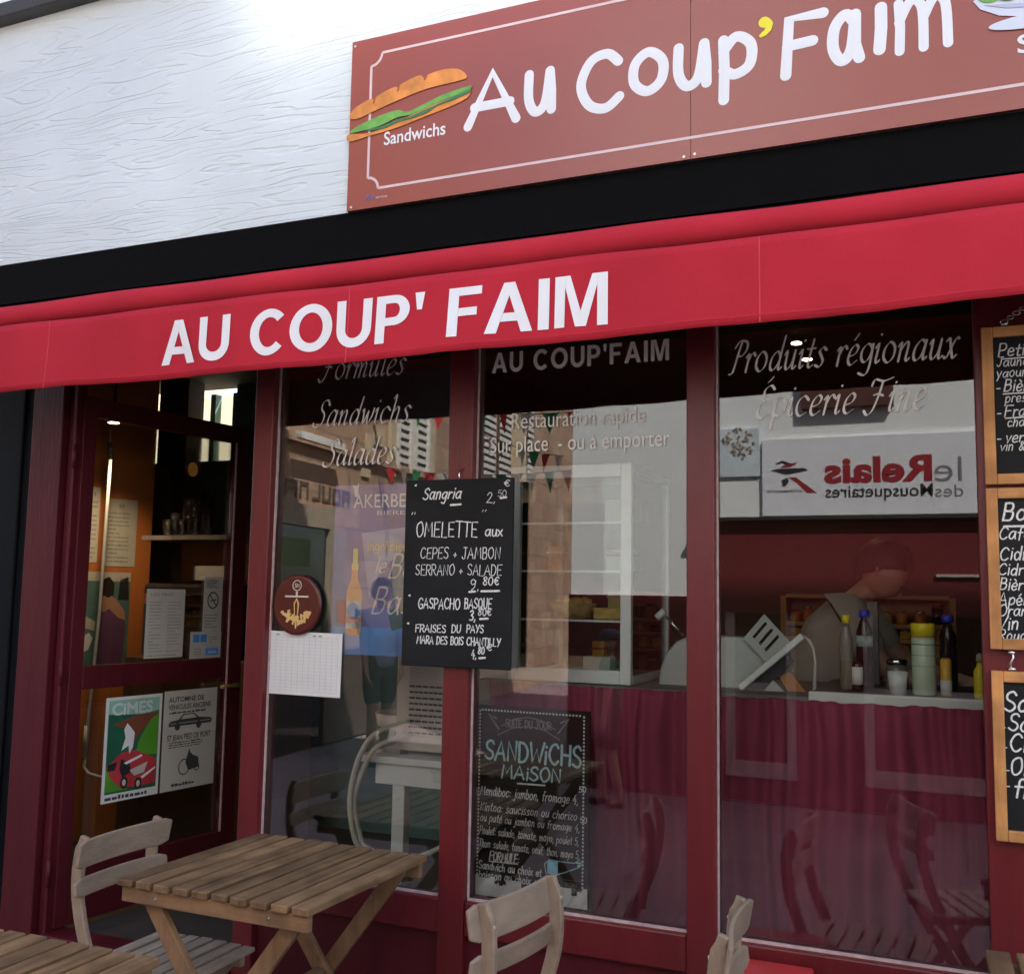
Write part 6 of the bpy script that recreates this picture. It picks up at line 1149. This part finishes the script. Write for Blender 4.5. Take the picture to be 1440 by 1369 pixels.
    b = local(); mo = Hd(.098, .108); b.tube([mo+V(-.006, -.024, 0), mo+V(.006, 0, -.002), mo+V(-.006, .024, 0)], .005*k, 6); b.build('mouth', 'poster_brown', o)
    if cap:
        b = local(); c = Hd(.222, .0); fx = (Hd(.2, 1)-Hd(.2)).normalized(); fz = (Hd(1)-Hd(0)).normalized(); fy = Vector((0, 1, 0)); tr = lambda a, bb, cc: c+fx*a+fy*bb+fz*cc
        b.lathe([(.112*k, -.012*k), (.114*k, .02*k), (.10*k, .06*k), (.06*k, .092*k), (.01*k, .10*k)], (0, 0, 0), 20, tr); b.build('cap', cap, o)
        b = local(); b.flat(Frame(c-fz*.008, fx, fy), [(.09*k, -.085*k), (.17*k, -.06*k), (.195*k, 0), (.17*k, .06*k), (.09*k, .085*k)], 0, .006); b.build('visor', cap, o)
        skin('hair', hair, o, [[(Hd(.17, -.045), .070*k), (Hd(.10, -.045), .050*k)]], 1)
    else:
        c = Hd(.188, -.006); fx = (Hd(.2, 1)-Hd(.2)).normalized(); fz = (Hd(1)-Hd(0)).normalized(); fy = Vector((0, 1, 0)); rn = random.Random(3)
        jig = [[rn.uniform(.965, 1.035) for _ in range(41)] for _ in range(13)]
        def hf(s, t):
            az = 2*math.pi*s; lo = R(30)*max(0, math.cos(az))**.6 - R(14) - R(46)*max(0, -math.cos(az))**.8 + R(14)*max(0, math.cos(az))**.6; el = R(90)*(1-t)+lo*t
            g = jig[int(t*12)][int(s*40) % 40] if 0 < t < 1 else 1.0; g *= 1+.02*math.sin(az*9+el*4); r = (.112, .098, .118)
            return c+fx*(r[0]*k*g*math.cos(el)*math.cos(az))+fy*(r[1]*k*g*math.cos(el)*math.sin(az))+fz*(r[2]*k*g*math.sin(el))
        b = local(); b.grid(hf, 40, 12); b.build('hair', hair, o, solid=.012)
    return o
q = at(1236, 828, 1.30)
person('cook in a pale shirt bending over the counter behind the right window', q.x-.30, 1.30, .2, R(-4), 1.74, 'white_cloth', 'dark_plastic', bend=.42, head=.30, arms=((.5, .8), (.6, .7)))
person('passer-by in a lilac top and dark shorts mirrored in the left window', -5.10, -5.35, 0, R(35), 1.74, 'lilac_cloth', 'khaki_cloth', True)
q = at(853, 918, 4.5)
person('child in a green top and navy cap mirrored in the middle window', q.x, -4.5, 0, R(160), 1.34, 'green_cloth', 'khaki_cloth', True, cap='navy_cloth')
